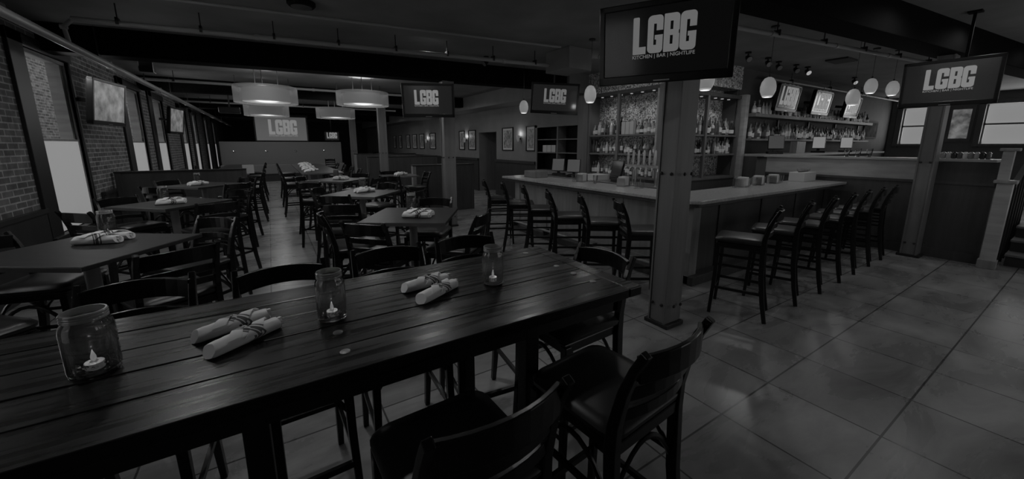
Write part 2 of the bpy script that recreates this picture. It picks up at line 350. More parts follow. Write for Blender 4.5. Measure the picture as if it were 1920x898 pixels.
pipe('ceiling_pipe', 'farthest grey pipe crossing the ceiling behind the lanterns', seg((-2.2, 16.4, 3.1), (4.6, 16.4, 3.1), 4), .03, 5)
pipe('ceiling_pipe', 'grey pipe hung over the bar towards the right-hand screen', seg((4.2, 2.85, 3.12), (11.5, 1.8, 3.12), 5), .028, 7)
pipe('ceiling_pipe', 'pale pipe along the ceiling in front of the bottle wall', seg((9.3, 4.3, 3.12), (17.5, 4.1, 3.12), 3), .03, 4)
tag(MB().box(4.35, 4.85, 5.1, 5.75, 2.97, ZC).build('ceiling_duct', 'wall', bevel=.01), 'boxed grey duct on the ceiling by the mosaic wall', 'duct')
tag(MB().box(9.25, 9.75, 2.95, 3.3, ZC-.03, ZC).build('ceiling_vent', 'darkwall'), 'dark rectangular vent in the ceiling over the bar', 'vent')

# ------------------------------------------------------------------ lettering (LGBG)
def lgbg(parent, wd, mt='letter', z=.0, ox=0, oy=0, sub=True):
    """letters in the XY plane of the parent screen, centred on (ox, oy), wd wide"""
    m = MB(); u = wd/4.06; h = u*2.4; m.T = Matrix.Translation((ox-wd/2, oy-h/2+h*.10, z)); d = .002
    def rc(x0, y0, x1, y1, cut=(0, 0, 0, 0)):   # cut bl br tr tl
        a, b, c, e_ = [q*u for q in cut]; x0 *= u; x1 *= u; y0 *= h; y1 *= h
        P = []
        for (px, py, q, k) in ((x0, y0, a, 0), (x1, y0, b, 1), (x1, y1, c, 2), (x0, y1, e_, 3)):
            if q == 0: P.append((px, py)); continue
            sx = 1 if k in (0, 3) else -1; sy = 1 if k in (0, 1) else -1
            cx_, cy_ = px+sx*q, py+sy*q
            a0 = {0: PI, 1: 1.5*PI, 2: 0, 3: PI/2}[k]
            for i in range(5): P.append((cx_+q*math.cos(a0+PI/2*i/4), cy_+q*math.sin(a0+PI/2*i/4)))
        m.prism(P, 0, d)
    # L
    rc(0, .16, .42, 1, (0, 0, .08, .08)); rc(0, 0, .88, .2, (.06, 0, 0, 0))
    def G(x):
        rc(x, .18, x+.40, .84); rc(x, .78, x+1.0, 1, (0, 0, .25, .3)); rc(x, 0, x+1.0, .22, (.3, .25, 0, 0))
        rc(x+.58, .6, x+1.0, .82); rc(x+.58, .2, x+1.0, .48)
        rc(x+.48, .36, x+.62, .48)
    def B(x):
        rc(x, 0, x+.40, 1, (.05, 0, 0, .05)); rc(x+.3, .8, x+.98, 1, (0, 0, .25, 0)); rc(x+.3, 0, x+.98, .2, (0, .25, 0, 0)); rc(x+.3, .43, x+.94, .58)
        rc(x+.58, .55, x+.98, .85); rc(x+.58, .18, x+.98, .46)
    G(.98); B(2.04); G(3.06)
    o = m.build('lettering', mt, parent)
    if sub:
        cu = bpy.data.curves.new('strapline', 'FONT'); cu.body = 'KITCHEN | BAR | NIGHTLIFE'; cu.size = 1; cu.offset = .008
        t = bpy.data.objects.new('strapline', cu); C.objects.link(t)
        bpy.context.view_layer.update()
        me = bpy.data.meshes.new_from_object(t.evaluated_get(bpy.context.evaluated_depsgraph_get()))
        bpy.data.objects.remove(t)
        x0 = min(v.co.x for v in me.vertices); x1 = max(v.co.x for v in me.vertices); s = wd/(x1-x0)
        for v_ in me.vertices: v_.co = Vector(((v_.co.x-x0)*s+ox-wd/2, v_.co.y*s*1.0+oy-h/2-h*.02, z+.001))
        me.materials.clear(); me.materials.append(M[mt]); t2 = bpy.data.objects.new('strapline', me); C.objects.link(t2); t2.parent = parent
    return o

# ------------------------------------------------------------------ televisions
def tv(cx, cy, cz, wd, face, tilt, label, mode='lgbg', mount='post', mt='letter', ht=None, lscale=.46, loc_name='television', roll=0, arm=.2, ox=0, scr='screen'):
    """face = heading (degrees) the screen looks to; local: x right as seen by viewer, y up, z towards viewer"""
    ht = ht or wd*.6
    f = math.radians(face); n = Vector((math.cos(f), math.sin(f), 0))
    t = thing(loc_name, label, 'television', (cx, cy, cz))
    X = Vector((0, 0, 1)).cross(n).normalized(); Y = Vector((0, 0, 1)); R = Matrix((X, Y, n)).transposed()
    R = R @ Matrix.Rotation(math.radians(tilt), 3, 'X') @ Matrix.Rotation(math.radians(roll), 3, 'Z')
    t.rotation_euler = R.to_euler()
    bz = wd*.045; cz_ = .08
    fr = MB().box(-wd/2, wd/2, ht/2-bz, ht/2, -cz_+.02, .012).box(-wd/2, wd/2, -ht/2, -ht/2+bz*1.5, -cz_+.02, .012).box(-wd/2, -wd/2+bz, -ht/2, ht/2, -cz_+.02, .012).box(wd/2-bz, wd/2, -ht/2, ht/2, -cz_+.02, .012)
    fr.build('bezel', 'black', t, bevel=.006)
    MB().box(-wd/2+.02, wd/2-.02, -ht/2+.02, ht/2-.02, -cz_, -.002).box(-wd*.3, wd*.3, -ht*.3, ht*.3, -cz_-.03, -cz_).build('housing', 'blackmatte', t, bevel=.01)
    sc = MB().box(-wd/2+bz*.9, wd/2-bz*.9, -ht/2+bz*1.4, ht/2-bz*.9, -.002, .003).build('screen', 'picture' if mode == 'picture' else scr, t)
    if mode == 'lgbg': lgbg(sc, wd*lscale, mt, .004, ox=ox, oy=ht*.05)
    MB().box(-wd*.06, wd*.06, -ht/2+bz*.3, -ht/2+bz*.5, .012, .014).build('badge', 'steel', t)
    MB().box(-.12, .12, -.12, .12, -cz_-.055, -cz_-.03).box(-.03, .03, -.03, .03, -cz_-arm, -cz_-.04).build('mounting_arm', 'iron', t)
    if mount == 'ceiling':
        b = thing.__call__ if 0 else None
    return t
def hanger_pole(t, x, y, z0, off=(0, 0)):
    """vertical drop pole from the ceiling, as a part of its television"""
    m = MB(); inv = (Matrix.Translation(t.location) @ t.rotation_euler.to_matrix().to_4x4()).inverted(); m.T = inv
    m.box(x-.014, x+.014, y-.014, y+.014, z0, ZC); m.box(x-.06, x+.06, y-.06, y+.06, ZC-.02, ZC); m.build('drop_pole', 'blackmatte', t)
def face_of(a, b):   # heading of normal, with a = left end, b = right end as the viewer sees it
    d = Vector((b[0]-a[0], b[1]-a[1], 0)); n = d.cross(Vector((0, 0, 1))); return math.degrees(math.atan2(n.y, n.x))
tv(2.575, 1.95, 2.465, .96, face_of((2.32, 2.38), (2.83, 1.5)), 7, 'large wall television on the nearest post showing big LGBG lettering', ht=.58, roll=0, arm=.34, scr='screendark')
tv(2.63, 7.14, 2.53, .98, face_of((2.2, 7.4), (3.0, 6.95)), 7, 'television with LGBG lettering mounted high on the second post from the front', ht=.62, mt='letter2', lscale=.46, arm=.36, ox=-.03)
t = tv(4.52, 5.68, 2.54, .88, face_of((4.1, 6.0), (4.85, 5.5)), 5, 'television with LGBG lettering hanging from the ceiling left of the mosaic bar wall', ht=.55, roll=-3, mt='letter', arm=.14)
hanger_pole(t, 4.62, 5.84, 2.5)
t = tv(7.27, 1.27, 2.47, .84, face_of((7.28, 1.7), (7.36, .85)), 6, 'television with LGBG lettering hanging at the right before the window wall', ht=.56, mt='letter2', lscale=.5, arm=.14)
hanger_pole(t, 7.50, 1.20, 2.5)
tv(-2.12, 8.85, 2.36, 1.0, -8, 8, 'television with a blurry picture on the brick wall right of the first window', 'picture', ht=.70, arm=.3)
tv(-2.12, 14.2, 2.36, 1.0, -8, 8, 'small far television with a blurry picture on the brick wall between windows', 'picture', ht=.72, arm=.3)
for x, lb in ((9.67, 'bright television above the bottle wall, leftmost of the three there'), (11.45, 'bright television above the bottle wall, middle of the three there'), (13.44, 'bright television above the bottle wall, rightmost of the three there')):
    tv(x, 4.02, 2.70, 1.0, -90, 8, lb, 'lgbg', ht=.56, mt='letter2', lscale=.72, arm=.3)
t = tv(2.5, 19.6, 2.1, .62, -94, 5, 'small far television with bright lettering right of the projection screen', ht=.42, mt='letter2', lscale=.7)
hanger_pole(t, 2.5, 19.78, 2.1)
# projection screen far away
t = thing('projection_screen', 'wide pale projection screen with LGBG lettering hanging above the tufted banquette', 'projection screen', (.6, 22.35, 2.5))
t.rotation_euler = (PI/2, 0, 0)
sc = MB().box(-1.08, 1.08, -.58, .56, -.01, .01).build('screen', 'screenpale', t)
lgbg(sc, 1.22, 'letter2', .012, ox=.06, oy=0)
MB().box(-1.14, -1.08, -.6, .62, -.03, .02).box(1.08, 1.14, -.6, .62, -.03, .02).build('black_border', 'black', t)
MB().box(-1.18, 1.18, .56, .68, -.05, .05).build('screen_case', 'black', t)

# ------------------------------------------------------------------ seating
def make_chair(arched):
    t = thing('bar_stool', '', 'bar stool')
    # rear legs sweep up into the back posts
    for s in (-1, 1):
        pts = []
        for z, yy in ((0, -.265), (.2, -.228), (.45, -.197), (.72, -.185), (.82, -.19), (.95, -.218), (1.04, -.25), (1.11, -.285)):
            pts.append((s*(.19+.004*(1-z)), yy, z))
        MB().sweep(pts, [.03, .034, .036, .036, .034, .031, .028, .026], [.036, .04, .044, .046, .042, .036, .03, .028], up=(0, 1, 0)).build('leg', 'chair', t, bevel=.004)
        MB().sweep([(s*.205, .215, 0), (s*.19, .195, .4), (s*.185, .19, .74)], [.03, .036, .04], [.03, .036, .04], up=(0, 1, 0)).build('leg', 'chair', t, bevel=.004)
    def rail(z, hh, y0, bow, th=.018):
        pts = []
        for i in range(9):
            u = -1+2*i/8; pts.append((u*.182, y0-bow*(1-u*u), z-.012*(u*u)))
        return MB().sweep(pts, th, hh)
    rail(1.055, .09, -.255, .05).build('top_rail', 'chair', t, bevel=.004)
    rail(.955, .045, -.219, .045).build('back_slat', 'chair', t, bevel=.003)
    rail(.872, .042, -.203, .04).build('back_slat', 'chair', t, bevel=.003)
    MB().box(-.19, .19, -.2, .205, .70, .75).build('seat_frame', 'chair', t, bevel=.006)
    loops = [rrect(.38, .39, .05, .75, 4, 0, .01), rrect(.42, .43, .06, .765, 4, 0, .01), rrect(.425, .435, .06, .782, 4, 0, .01), rrect(.40, .41, .06, .798, 4, 0, .01), rrect(.32, .33, .06, .806, 4, 0, .01), rrect(.14, .15, .05, .81, 4, 0, .01)]
    MB().loft(loops).build('seat', 'seat', t, smooth=True)
    for s in (-1, 1):
        MB().sweep([(s*.195, .20, .28), (s*.195, -.2, .28)], .018, .026).build('stretcher', 'chair', t)
        MB().sweep([(s*.19, .19, .52), (s*.19, -.19, .52)], .016, .022).build('stretcher', 'chair', t)
        if not arched: MB().sweep([(s*.188, .19, .62), (s*.188, -.19, .62)], .016, .022).build('stretcher', 'chair', t)
    MB().sweep([(-.2, .205, .24), (.2, .205, .24)], .02, .03, up=(0, 0, 1)).build('footrest', 'chair', t)
    MB().sweep([(-.2, -.2, .3), (.2, -.2, .3)], .018, .024, up=(0, 0, 1)).build('stretcher', 'chair', t)
    if arched:
        for (ax, ay, bx, by) in ((-.185, .19, .185, .19), (-.185, -.185, .185, -.185), (-.185, -.185, -.185, .19), (.185, -.185, .185, .19)):
            pts = []
            for i in range(11):
                u = i/10; pts.append((ax+(bx-ax)*u, ay+(by-ay)*u, .50+.17*(1-(2*u-1)**2)))
            MB().sweep(pts, .016, .024, seg=6).build('arched_brace', 'chair', t, smooth=True)
    return t
tableS = make_chair(True); barS = make_chair(False); usedS = set()
def place(src, x, y, head, label, group, back=True):
    """x, y: middle of the back rail when back is True; head: degrees the sitter looks to"""
    h = math.radians(head)
    if back: x += .25*math.cos(h); y += .25*math.sin(h)
    if src.name not in usedS:
        usedS.add(src.name); t = src; t.location = (x, y, 0); t.rotation_euler = (0, 0, h-PI/2); t['label'] = label; t['group'] = group
    else: t = dup(src, (x, y, 0), h-PI/2, label, group)
    return t
g1 = 'stools around the long plank table'
CH = [
 (1.04, .68, 95, 'black ladder-back stool nearest the camera, pulled up at the right of the plank table', g1),
 (.40, .69, 92, 'black stool at the bottom edge of the photo, its curved top rail catching light', g1),
 (1.55, 1.49, 183, 'black stool pushed in at the right-hand end of the plank table', g1),
 (-.01, 2.13, -88, 'black stool behind the plank table, beside the middle jar', g1),
 (.53, 2.2, -92, 'black stool behind the plank table, above the right napkin pair', g1),
 (1.04, 2.22, -97, 'black stool behind the plank table, behind the right-hand jar', g1),
 (-.56, 2.23, -94, 'black stool behind the plank table, between the left jar and left napkins', g1)]
g2 = 'stools around the left pub tables'
CH += [
 (-.52, 2.88, 117, 'black stool on the near right side of the first left pub table', g2),
 (-.45, 3.95, 225, 'black stool between the first and second left pub tables, its back to the aisle', g2),
 (-1.62, 3.85, -14, 'black stool on the window side of the first left pub table', g2),
 (-1.58, 2.7, 47, 'black stool at the left photo edge with only its seat in view', g2),
 (-1.54, 4.99, 47, 'stool silhouetted against the first bright window', g2),
 (-.53, 5.04, 116, 'black stool on the near right side of the second left pub table', g2),
 (-1.55, 6.13, -50, 'black stool on the window side of the second left pub table', g2),
 (-.42, 6.3, 225, 'black stool on the aisle side of the second left pub table', g2),
 (-.5, 7.45, 125, 'black stool on the near right side of the third left pub table', g2),
 (-1.5, 7.45, 50, 'black stool on the near left side of the third left pub table', g2),
 (-.42, 8.65, 225, 'black stool on the far right side of the third left pub table', g2),
 (-1.55, 8.7, -45, 'black stool on the far left side of the third left pub table, by the partition', g2),
 (-.2, 10.2, 180, 'black stool on the aisle just past the left partition', g2),
 (-.2, 11.4, 180, 'second black stool past the left partition along the aisle', g2),
 (-.2, 13.9, 180, 'black stool at the far left table before the banquette, nearer one', g2),
 (-.2, 15.6, 180, 'black stool at the far left table before the banquette, farther one', g2)]
g3 = 'stools around the centre pub tables'
CH += [
 (.57, 3.07, 42, 'black ladder-back stool at the near left corner of the first centre pub table', g3),
 (.36, 3.74, -4, 'black stool seen edge-on at the aisle side of the first centre pub table', g3),
 (1.55, 4.12, -128, 'black stool behind the first centre pub table with its padded seat in view', g3),
 (1.55, 2.98, 134, 'black stool on the bar side of the first centre pub table', g3),
 (.56, 4.24, 64, 'black stool in the aisle between the first and second centre pub tables', g3),
 (.61, 5.0, 58, 'black stool at the near left side of the second centre pub table', g3),
 (.53, 6.04, -30, 'black stool at the aisle side of the second centre pub table', g3),
 (1.54, 6.22, -145, 'black stool behind the second centre pub table', g3),
 (1.62, 4.95, 134, 'black stool at the bar side of the second centre pub table', g3),
 (.49, 6.99, 58, 'black stool at the near left side of the third centre pub table', g3),
 (.45, 8.4, -30, 'black stool at the aisle side of the third centre pub table', g3),
 (1.6, 8.7, -125, 'black stool behind the third centre pub table', g3),
 (1.65, 7.3, 134, 'black stool at the bar side of the third centre pub table', g3)]
g4 = 'stools around the booth-side tables'
CH += [
 (1.95, 7.6, 60, 'black stool at the near side of the booth-side pub table', g4),
 (2.95, 8.3, 180, 'black stool between the booth-side pub table and the second post', g4),
 (2.3, 9.05, -90, 'black stool at the far side of the booth-side pub table', g4),
 (1.9, 10.4, 180, 'stool on the right of the long rear table, nearest of that side', g4),
 (1.9, 11.5, 180, 'stool on the right of the long rear table, second of that side', g4),
 (1.9, 12.8, 180, 'stool on the right of the long rear table, third of that side', g4),
 (1.9, 14.2, 180, 'stool on the right of the long rear table, farthest of that side', g4),
 (.18, 10.6, 0, 'stool on the aisle side of the long rear table, nearest of that side', g4),
 (.18, 12.4, 0, 'stool on the aisle side of the long rear table, second of that side', g4),
 (.18, 14.6, 0, 'stool on the aisle side of the long rear table, farthest of that side', g4),
 (2.2, 18.5, -90, 'lone ladder-back stool in front of the banquette at its right end', g4)]
for x, y, hd, lb, gr in CH: place(tableS, x, y, hd, lb, gr)
gb = 'stools at the left leg of the bar'
for (x, y, hd), q in zip(((3.12, 5.80, -26), (3.15, 5.22, -32), (3.14, 4.60, -34), (3.08, 3.93, -32), (3.18, 3.42, -36), (3.18, 2.82, -34)),
                     ('farthest from the nearest post', 'second farthest from the nearest post', 'third farthest from the nearest post', 'third from the nearest post', 'second from the nearest post', 'half hidden right beside the nearest post')):
    place(barS, x, y, hd, 'black stool at the left bar leg, '+q, gb)
gb = 'stools at the right leg of the bar'
for (x, y, hd), q in zip(((4.05, 1.66, 112), (4.78, 1.67, 109), (5.42, 1.67, 108), (6.05, 1.68, 106), (6.6, 1.69, 104), (7.22, 1.7, 103), (7.78, 1.7, 100)),
                     ('nearest to the big post', 'second from the big post', 'third from the big post', 'in the middle of the row of seven', 'third from the far end', 'second from the far end', 'at the far end by the raised counter')):
    place(barS, x, y, hd, 'black stool at the right bar leg, '+q, gb)

# ------------------------------------------------------------------ plank table
TX0, TX1, TY0, TY1, TZ = -1.05, 1.42, 1.10, 1.94, 1.05
t = thing('plank_table', 'long dark plank-topped pub table with bolts across the foreground', 'table', (0, 0, 0))
ys = [TY0, 1.27, 1.44, 1.61, 1.78, TY1]
for i in range(5):
    MB().box(TX0, TX1-.085, ys[i]+.0015, ys[i+1]-.0015, TZ-.045, TZ-(.0008 if i % 2 else 0)).build('plank', 'table', t, bevel=.004)
MB().box(TX1-.082, TX1, TY0, TY1, TZ-.045, TZ).build('end_board', 'table', t, bevel=.006)
MB().box(TX0+.08, TX1-.08, TY0+.07, TY0+.10, TZ-.13, TZ-.045).box(TX0+.08, TX1-.08, TY1-.10, TY1-.07, TZ-.13, TZ-.045).box(TX1-.11, TX1-.08, TY0+.07, TY1-.07, TZ-.13, TZ-.045).build('apron', 'tabledge', t)
for x in (-1.0, -.11, .84):
    for y in (TY0+.1, TY1-.13):
        MB().box(x-.032, x+.032, y-.032, y+.032, 0, TZ-.045).build('leg', 'tabledge', t, bevel=.004)
for x, y in ((.14, 1.37), (.14, 1.22), (1.26, 1.84), (1.26, 1.54), (1.26, 1.40), (1.26, 1.26), (-.6, 1.8)):
    MB().lathe([(.016, TZ-.002), (.016, TZ+.003), (.010, TZ+.005)], 12, (x, y)).build('bolt', 'pedestal', t, smooth=True)

# ------------------------------------------------------------------ pub tables
def pub_table(x, y, rz, label, size=.78, sy=None, group='square pub tables'):
    t = thing('pub_table', label, 'table', (x, y, 0), math.radians(rz), group); s = size/2; q = (sy or size)/2
    MB().box(-s, s, -q, q, 1.022, 1.05).build('tabletop', 'pub', t, bevel=.005)
    MB().box(-s, s, -q, -q+.004, 1.02, 1.046).build('edge_band', 'pubedge', t).location = (0, -.003, 0)
    nb = [0] if q < .8 else [-q*.6, q*.6]
    for yy in nb:
        MB().lathe([(.04, .03), (.038, .06), (.038, .98)], 16, (0, yy)).lathe([(.12, .98), (.12, 1.0), (.16, 1.022)], 16, (0, yy)).build('pedestal', 'pedestal', t, smooth=True)
        MB().box(-.28, .28, yy-.035, yy+.035, 0, .035).box(-.035, .035, yy-.28, yy+.28, 0, .0349).build('cross_base', 'iron', t, bevel=.008)
    return t
PT = [(-1.06, 3.46, -33, .84, .8, 'square dark pub table at the left, first beside the brightest window'), (-1.0, 5.7, -42, .78, None, 'square dark pub table at the left, second back along the windows'),
      (-1.0, 8.1, -45, .8, None, 'square dark pub table at the left, third back before the partition'), (1.09, 3.5, -32, .76, .8, 'square dark pub table in the centre nearest to the plank table'),
      (1.02, 5.5, -40, .78, None, 'square dark pub table in the centre, second back along the aisle'), (1.06, 7.95, -45, .82, None, 'square dark pub table in the centre, third back along the aisle'),
      (2.35, 8.35, 0, .7, None, 'dark pub table beside the low booth partition and second post'),
      (1.02, 12.6, 0, .9, 5.2, 'long dark table at the rear crowded with folded napkins'), (-.9, 10.9, 0, .76, None, 'dark pub table behind the left partition with a white menu card'), (-.9, 14.8, 0, .76, 2.4, 'far left dark pub table before the tufted banquette')]
for x, y, rz, sx, sy, lb in PT: pub_table(x, y, rz, lb, sx, sy)

# ------------------------------------------------------------------ napkins and jars
def napkin_mesh():
    m = MB(); loops = []; rn = random.Random(5)
    L_ = .225; N = 28
    for i in range(19):
        u = i/18; x = (u-.5)*L_; r = .0235+.005*math.sin(PI*min(1, .25+u*.9))
        if i in (0, 18): r *= .9
        ph = 2.2*u
        loops.append([(x+.010*math.sin(a+ph), r*1.22*math.cos(a)*(1+.05*math.sin(5*a+ph*3)), max(.0, .021+r*.84*math.sin(a)*(1+.07*math.sin(4*a+5*u)+(.10 if 0 < ((a-ph) % (2*PI)) < .5 else 0)))) for a in [2*PI*j/N for j in range(N)]])
    m.loft(loops)
    # loose outer layer wound diagonally round the roll, with a standing corner
    for a0, x0, x1, wd_ in ((2.5, -.055, .03, .045), (2.9, .0, .085, .05)):
        fl = []
        for i in range(13):
            u = i/12; xc = x0+(x1-x0)*u; a = a0-2.5*u; r = .033
            def P(xx, rr): return (xx, rr*1.16*math.cos(a), max(.0005, .021+rr*.9*math.sin(a)))
            fl.append([P(xc-wd_/2, r), P(xc+wd_/2*(1-.6*u), r+.001), P(xc+wd_/2*(1-.6*u), r+.0035), P(xc-wd_/2, r+.0025)])
        m.loft(fl)
    return m
nap0 = thing('napkin_roll', '', 'napkin')
napkin_mesh().build('rolled_cloth', 'napkin', nap0, smooth=True)
mm_ = MB(); mm_.T = Matrix.Translation((.108, 0, .022)) @ Matrix.Rotation(PI/2, 4, 'Y')
pts = [(.003+.0011*k)*1 for k in range(12)]
mm_.sweep([(r*math.cos(k*.9), r*math.sin(k*.9), .006) for k, r in enumerate(pts)], .004, .012).build('spiral_end', 'napkin', nap0)
nused = [False]
def napkin(a, b, z, label, group='rolled napkins'):
    x = (a[0]+b[0])/2; y = (a[1]+b[1])/2; rz = math.atan2(b[1]-a[1], b[0]-a[0])
    if not nused[0]: nused[0] = True; nap0.location = (x, y, z); nap0.rotation_euler = (0, 0, rz); nap0['label'] = label; nap0['group'] = group; return nap0
    return dup(nap0, (x, y, z), rz, label, group)
napkin((-.29, 1.545), (-.05, 1.64), TZ, 'rolled white striped napkin on the plank table, upper one of the left pair')
napkin((-.235, 1.40), (-.02, 1.54), TZ, 'rolled white striped napkin on the plank table, lower one of the left pair')
napkin((.45, 1.615), (.67, 1.645), TZ, 'rolled white striped napkin on the plank table, upper one of the right pair')
napkin((.46, 1.45), (.68, 1.56), TZ, 'rolled white striped napkin on the plank table, lower one of the right pair')
for (x, y, a), w_ in (((-1.02, 3.60, -22), 'first left pub table'), ((-1.0, 5.62, 5), 'second left pub table'), ((-1.06, 8.05, 30), 'third left pub table'), ((1.1, 3.36, -40), 'first centre pub table'), ((1.08, 5.62, 15), 'second centre pub table'), ((1.1, 7.9, -40), 'third centre pub table'), ((2.4, 8.4, 10), 'booth-side pub table')):
    ca, sa = math.cos(math.radians(a)), math.sin(math.radians(a))
    for k, dd in (('farther', .045), ('nearer', -.045)):
        cx_, cy_ = x-sa*dd, y+ca*dd
        napkin((cx_-ca*.1, cy_-sa*.1), (cx_+ca*.1, cy_+sa*.1+(.02 if dd > 0 else 0)), 1.05, 'rolled white napkin on the %s, %s of the two' % (w_, k)).scale = (1.1, 1.15, 1.3)
for k in range(12):
    x = .78+.12*(k % 2)+.05*(k//4); y = 10.6+.42*k
    napkin((x-.09, y-.05), (x+.09, y+.05), 1.05, 'white napkin on the long rear table, %s from its near end' % ['first', 'second', 'third', 'fourth', 'fifth', 'sixth', 'seventh', 'eighth', 'ninth', 'tenth', 'eleventh', 'twelfth'][k], 'napkins on the long rear table').scale = (1.1, 1.2, 1.3)
def make_jar():
    t = thing('mason_jar', '', 'jar')
    out = [(.040, 0), (.048, .006), (.050, .02), (.050, .118), (.047, .130), (.041, .138), (.041, .144)]
    inn = [(.038, .144), (.038, .138), (.044, .129), (.047, .117), (.047, .02), (.040, .008)]
    MB().lathe(out+inn, 28).build('glass_body', 'jar', t, smooth=True)
    MB().lathe([(.041, .140), (.0435, .141), (.0435, .146), (.042, .148), (.0435, .151), (.042, .154), (.0435, .157), (.0415, .160), (.038, .160), (.038, .140)], 28).build('threaded_rim', 'jarrim', t, smooth=True)
    MB().lathe([(.019, .010), (.019, .026), (.017, .027)], 16).build('candle', 'wax', t, smooth=True)
    MB().lathe([(.002, .028), (.006, .034), (.006, .04), (.003, .05), (.0005, .058)], 10).build('flame', 'flame', t, smooth=True)
    m = MB(); rn = random.Random(3)
    for k in range(46):
        a = rn.uniform(0, 2*PI); r = rn.uniform(.024, .041); z = .009+rn.uniform(0, .02)
        m.T = Matrix.Translation((r*math.cos(a), r*math.sin(a), z)) @ Matrix.Rotation(rn.uniform(0, 3), 4, 'X') @ Matrix.Rotation(rn.uniform(0, 3), 4, 'Z'); m.cbox((0, 0, 0), (.006, .005, .004))
    o = m.build('glass_pebbles', 'tumbler', t); o['kind'] = 'stuff'
    return t
jar0 = make_jar(); ju = [False]
def jar(x, y, label, light=True, s=1, group='candle jars', sz=1.15):
    if not ju[0]: ju[0] = True; o = jar0; o.location = (x, y, TZ); o['label'] = label; o['group'] = group
    else: o = dup(jar0, (x, y, TZ+.0005), random.uniform(0, 3), label, group)
    o.scale = (s, s, s*sz)
    if not light:
        for q in list(bpy.data.objects):
            if q.parent == o and q.name.startswith('flame'): q.scale = (.5, .5, .5); q.location = (0, 0, .014)
    if light:
        l = bpy.data.lights.new('candle_light', 'POINT'); l.energy = .10; l.shadow_soft_size = 0; q = bpy.data.objects.new('candle_light', l); C.objects.link(q); q.parent = o; q.location = (0, 0, .066)
jar(-.49, 1.49, 'glass mason jar with a lit candle at the left end of the plank table', s=1.14, sz=1.05)
jar(.14, 1.50, 'glass mason jar with a lit candle at the middle of the plank table', s=1.04, sz=1.14)
jar(.84, 1.50, 'glass mason jar with a lit candle at the right end of the plank table')
for x, y, w_ in ((-1.06, 3.86, 'first left pub table'), (-1.1, 5.85, 'second left pub table'), (-1.1, 8.35, 'third left pub table'), (1.14, 3.68, 'first centre pub table'), (1.1, 5.85, 'second centre pub table'), (1.06, 8.2, 'third centre pub table')):
    jar(x, y, 'glass candle jar on the '+w_, light=False)
# cards standing on tables
tag(MB().box(-.58, -.36, 10.75, 10.77, 1.05, 1.25).box(-.58, -.36, 10.80, 10.82, 1.05, 1.25).build('menu_card', 'paper'), 'white menu cards standing on the dark table behind the left partition', 'menu card')

# ------------------------------------------------------------------ low partitions, banquette
def partition(x0, x1, y, z, label, th=.1, cap='railwood', body='bardark'):
    t = thing('booth_partition', label, 'partition', ((x0+x1)/2, y, 0)); h = (x1-x0)/2
    MB().box(-h, h, -th/2, th/2, 0, z-.03).build('panel', body, t, bevel=.004)
    MB().box(-h-.02, h+.02, -th/2-.02, th/2+.02, z-.03, z).build('cap_rail', 'casing', t, bevel=.005)
    MB().box(-h-.015, -h+.07, -th/2-.012, th/2+.012, 0, z-.03).build('end_post', cap, t, bevel=.004)
    MB().box(h-.05, h+.015, -th/2-.012, th/2+.012, 0, z-.03).build('end_post', 'bardark', t, bevel=.004)
    return t
partition(-2.44, -.48, 9.8, 1.22, 'low dark booth partition under the left windows', cap='bardark')
partition(2.92, 4.55, 9.2, 1.22, 'low dark booth partition with a pale end post behind the second post', cap='barwood')
partition(2.75, 5.2, 13.5, 1.32, 'low dark booth partition behind the third post', cap='bardark')
partition(3.0, 5.6, 17.2, 1.34, 'farthest low dark booth partition near the end of the banquette', cap='barwood')
t = thing('banquette', 'high grey tufted banquette back with round steel buttons across the rear', 'banquette', (.63, 22, 0))
MB().box(-2.57, 2.57, -.08, .08, 0, 1.86).build('tufted_back', 'leather', t, bevel=.03)
MB().box(-2.57, 2.57, -.65, -.08, .34, .80).build('bench_seat', 'leather', t, bevel=.03)
MB().box(-2.57, 2.57, -.6, -.08, 0, .34).build('plinth', 'wains', t)
for x in (-2.05, -.77, .45, 1.73):
    m = MB(); m.T = Matrix.Translation((x, -.08, 1.41)) @ Matrix.Rotation(PI/2, 4, 'X'); m.lathe([(.06, 0), (.055, .02), (.03, .035), (.005, .04)], 16); m.build('button', 'button', t, smooth=True)
# ------------------------------------------------------------------ drum lanterns
def lantern(x, y, z, r, h, label):
    t = thing('drum_lantern', label, 'ceiling lamp', (x, y, z), 0, 'drum lanterns')
    MB().lathe([(r, -h/2), (r, h/2), (r-.01, h/2), (r-.01, -h/2), (r, -h/2)], 40, caps=False).build('outer_shade', 'drum', t, smooth=True)
    MB().lathe([(r*.72, -h*.36), (r*.74, -h*.40), (r*.74, h*.36), (.01, h*.38)], 40, caps=False).build('inner_shade', 'drumin', t, smooth=True)
    MB().lathe([(.01, -h*.42), (r*.74, -h*.42), (r*.74, -h*.38)], 40, caps=False).build('diffuser', 'bulb', t, smooth=True)
    MB().lathe([(r*.5, ZC-z-.05), (r*.5, ZC-z-.001)], 32).build('canopy', 'pipe', t, smooth=True)
    for k in range(3):
        a = 2*PI*k/3+.3; MB().sweep([(r*.42*math.cos(a), r*.42*math.sin(a), h*.36), (r*.42*math.cos(a), r*.42*math.sin(a), ZC-z-.05)], .012, .012, seg=6).build('rod', 'iron', t)
    l = bpy.data.lights.new('lantern_light', 'POINT'); l.energy = 12*LK; l.shadow_soft_size = .3; o = bpy.data.objects.new('lantern_light', l); C.objects.link(o); o.parent = t; o.location = (0, 0, -h*.65)
    l = bpy.data.lights.new('lantern_uplight', 'POINT'); l.energy = 22*LK; l.shadow_soft_size = .25; o = bpy.data.objects.new('lantern_uplight', l); C.objects.link(o); o.parent = t; o.location = (0, 0, h*.62)
lantern(.05, 9.75, 2.73, .58, .33, 'large drum lantern, left one of the nearer pair')
lantern(1.98, 9.75, 2.77, .58, .30, 'large drum lantern, right one of the nearer pair')
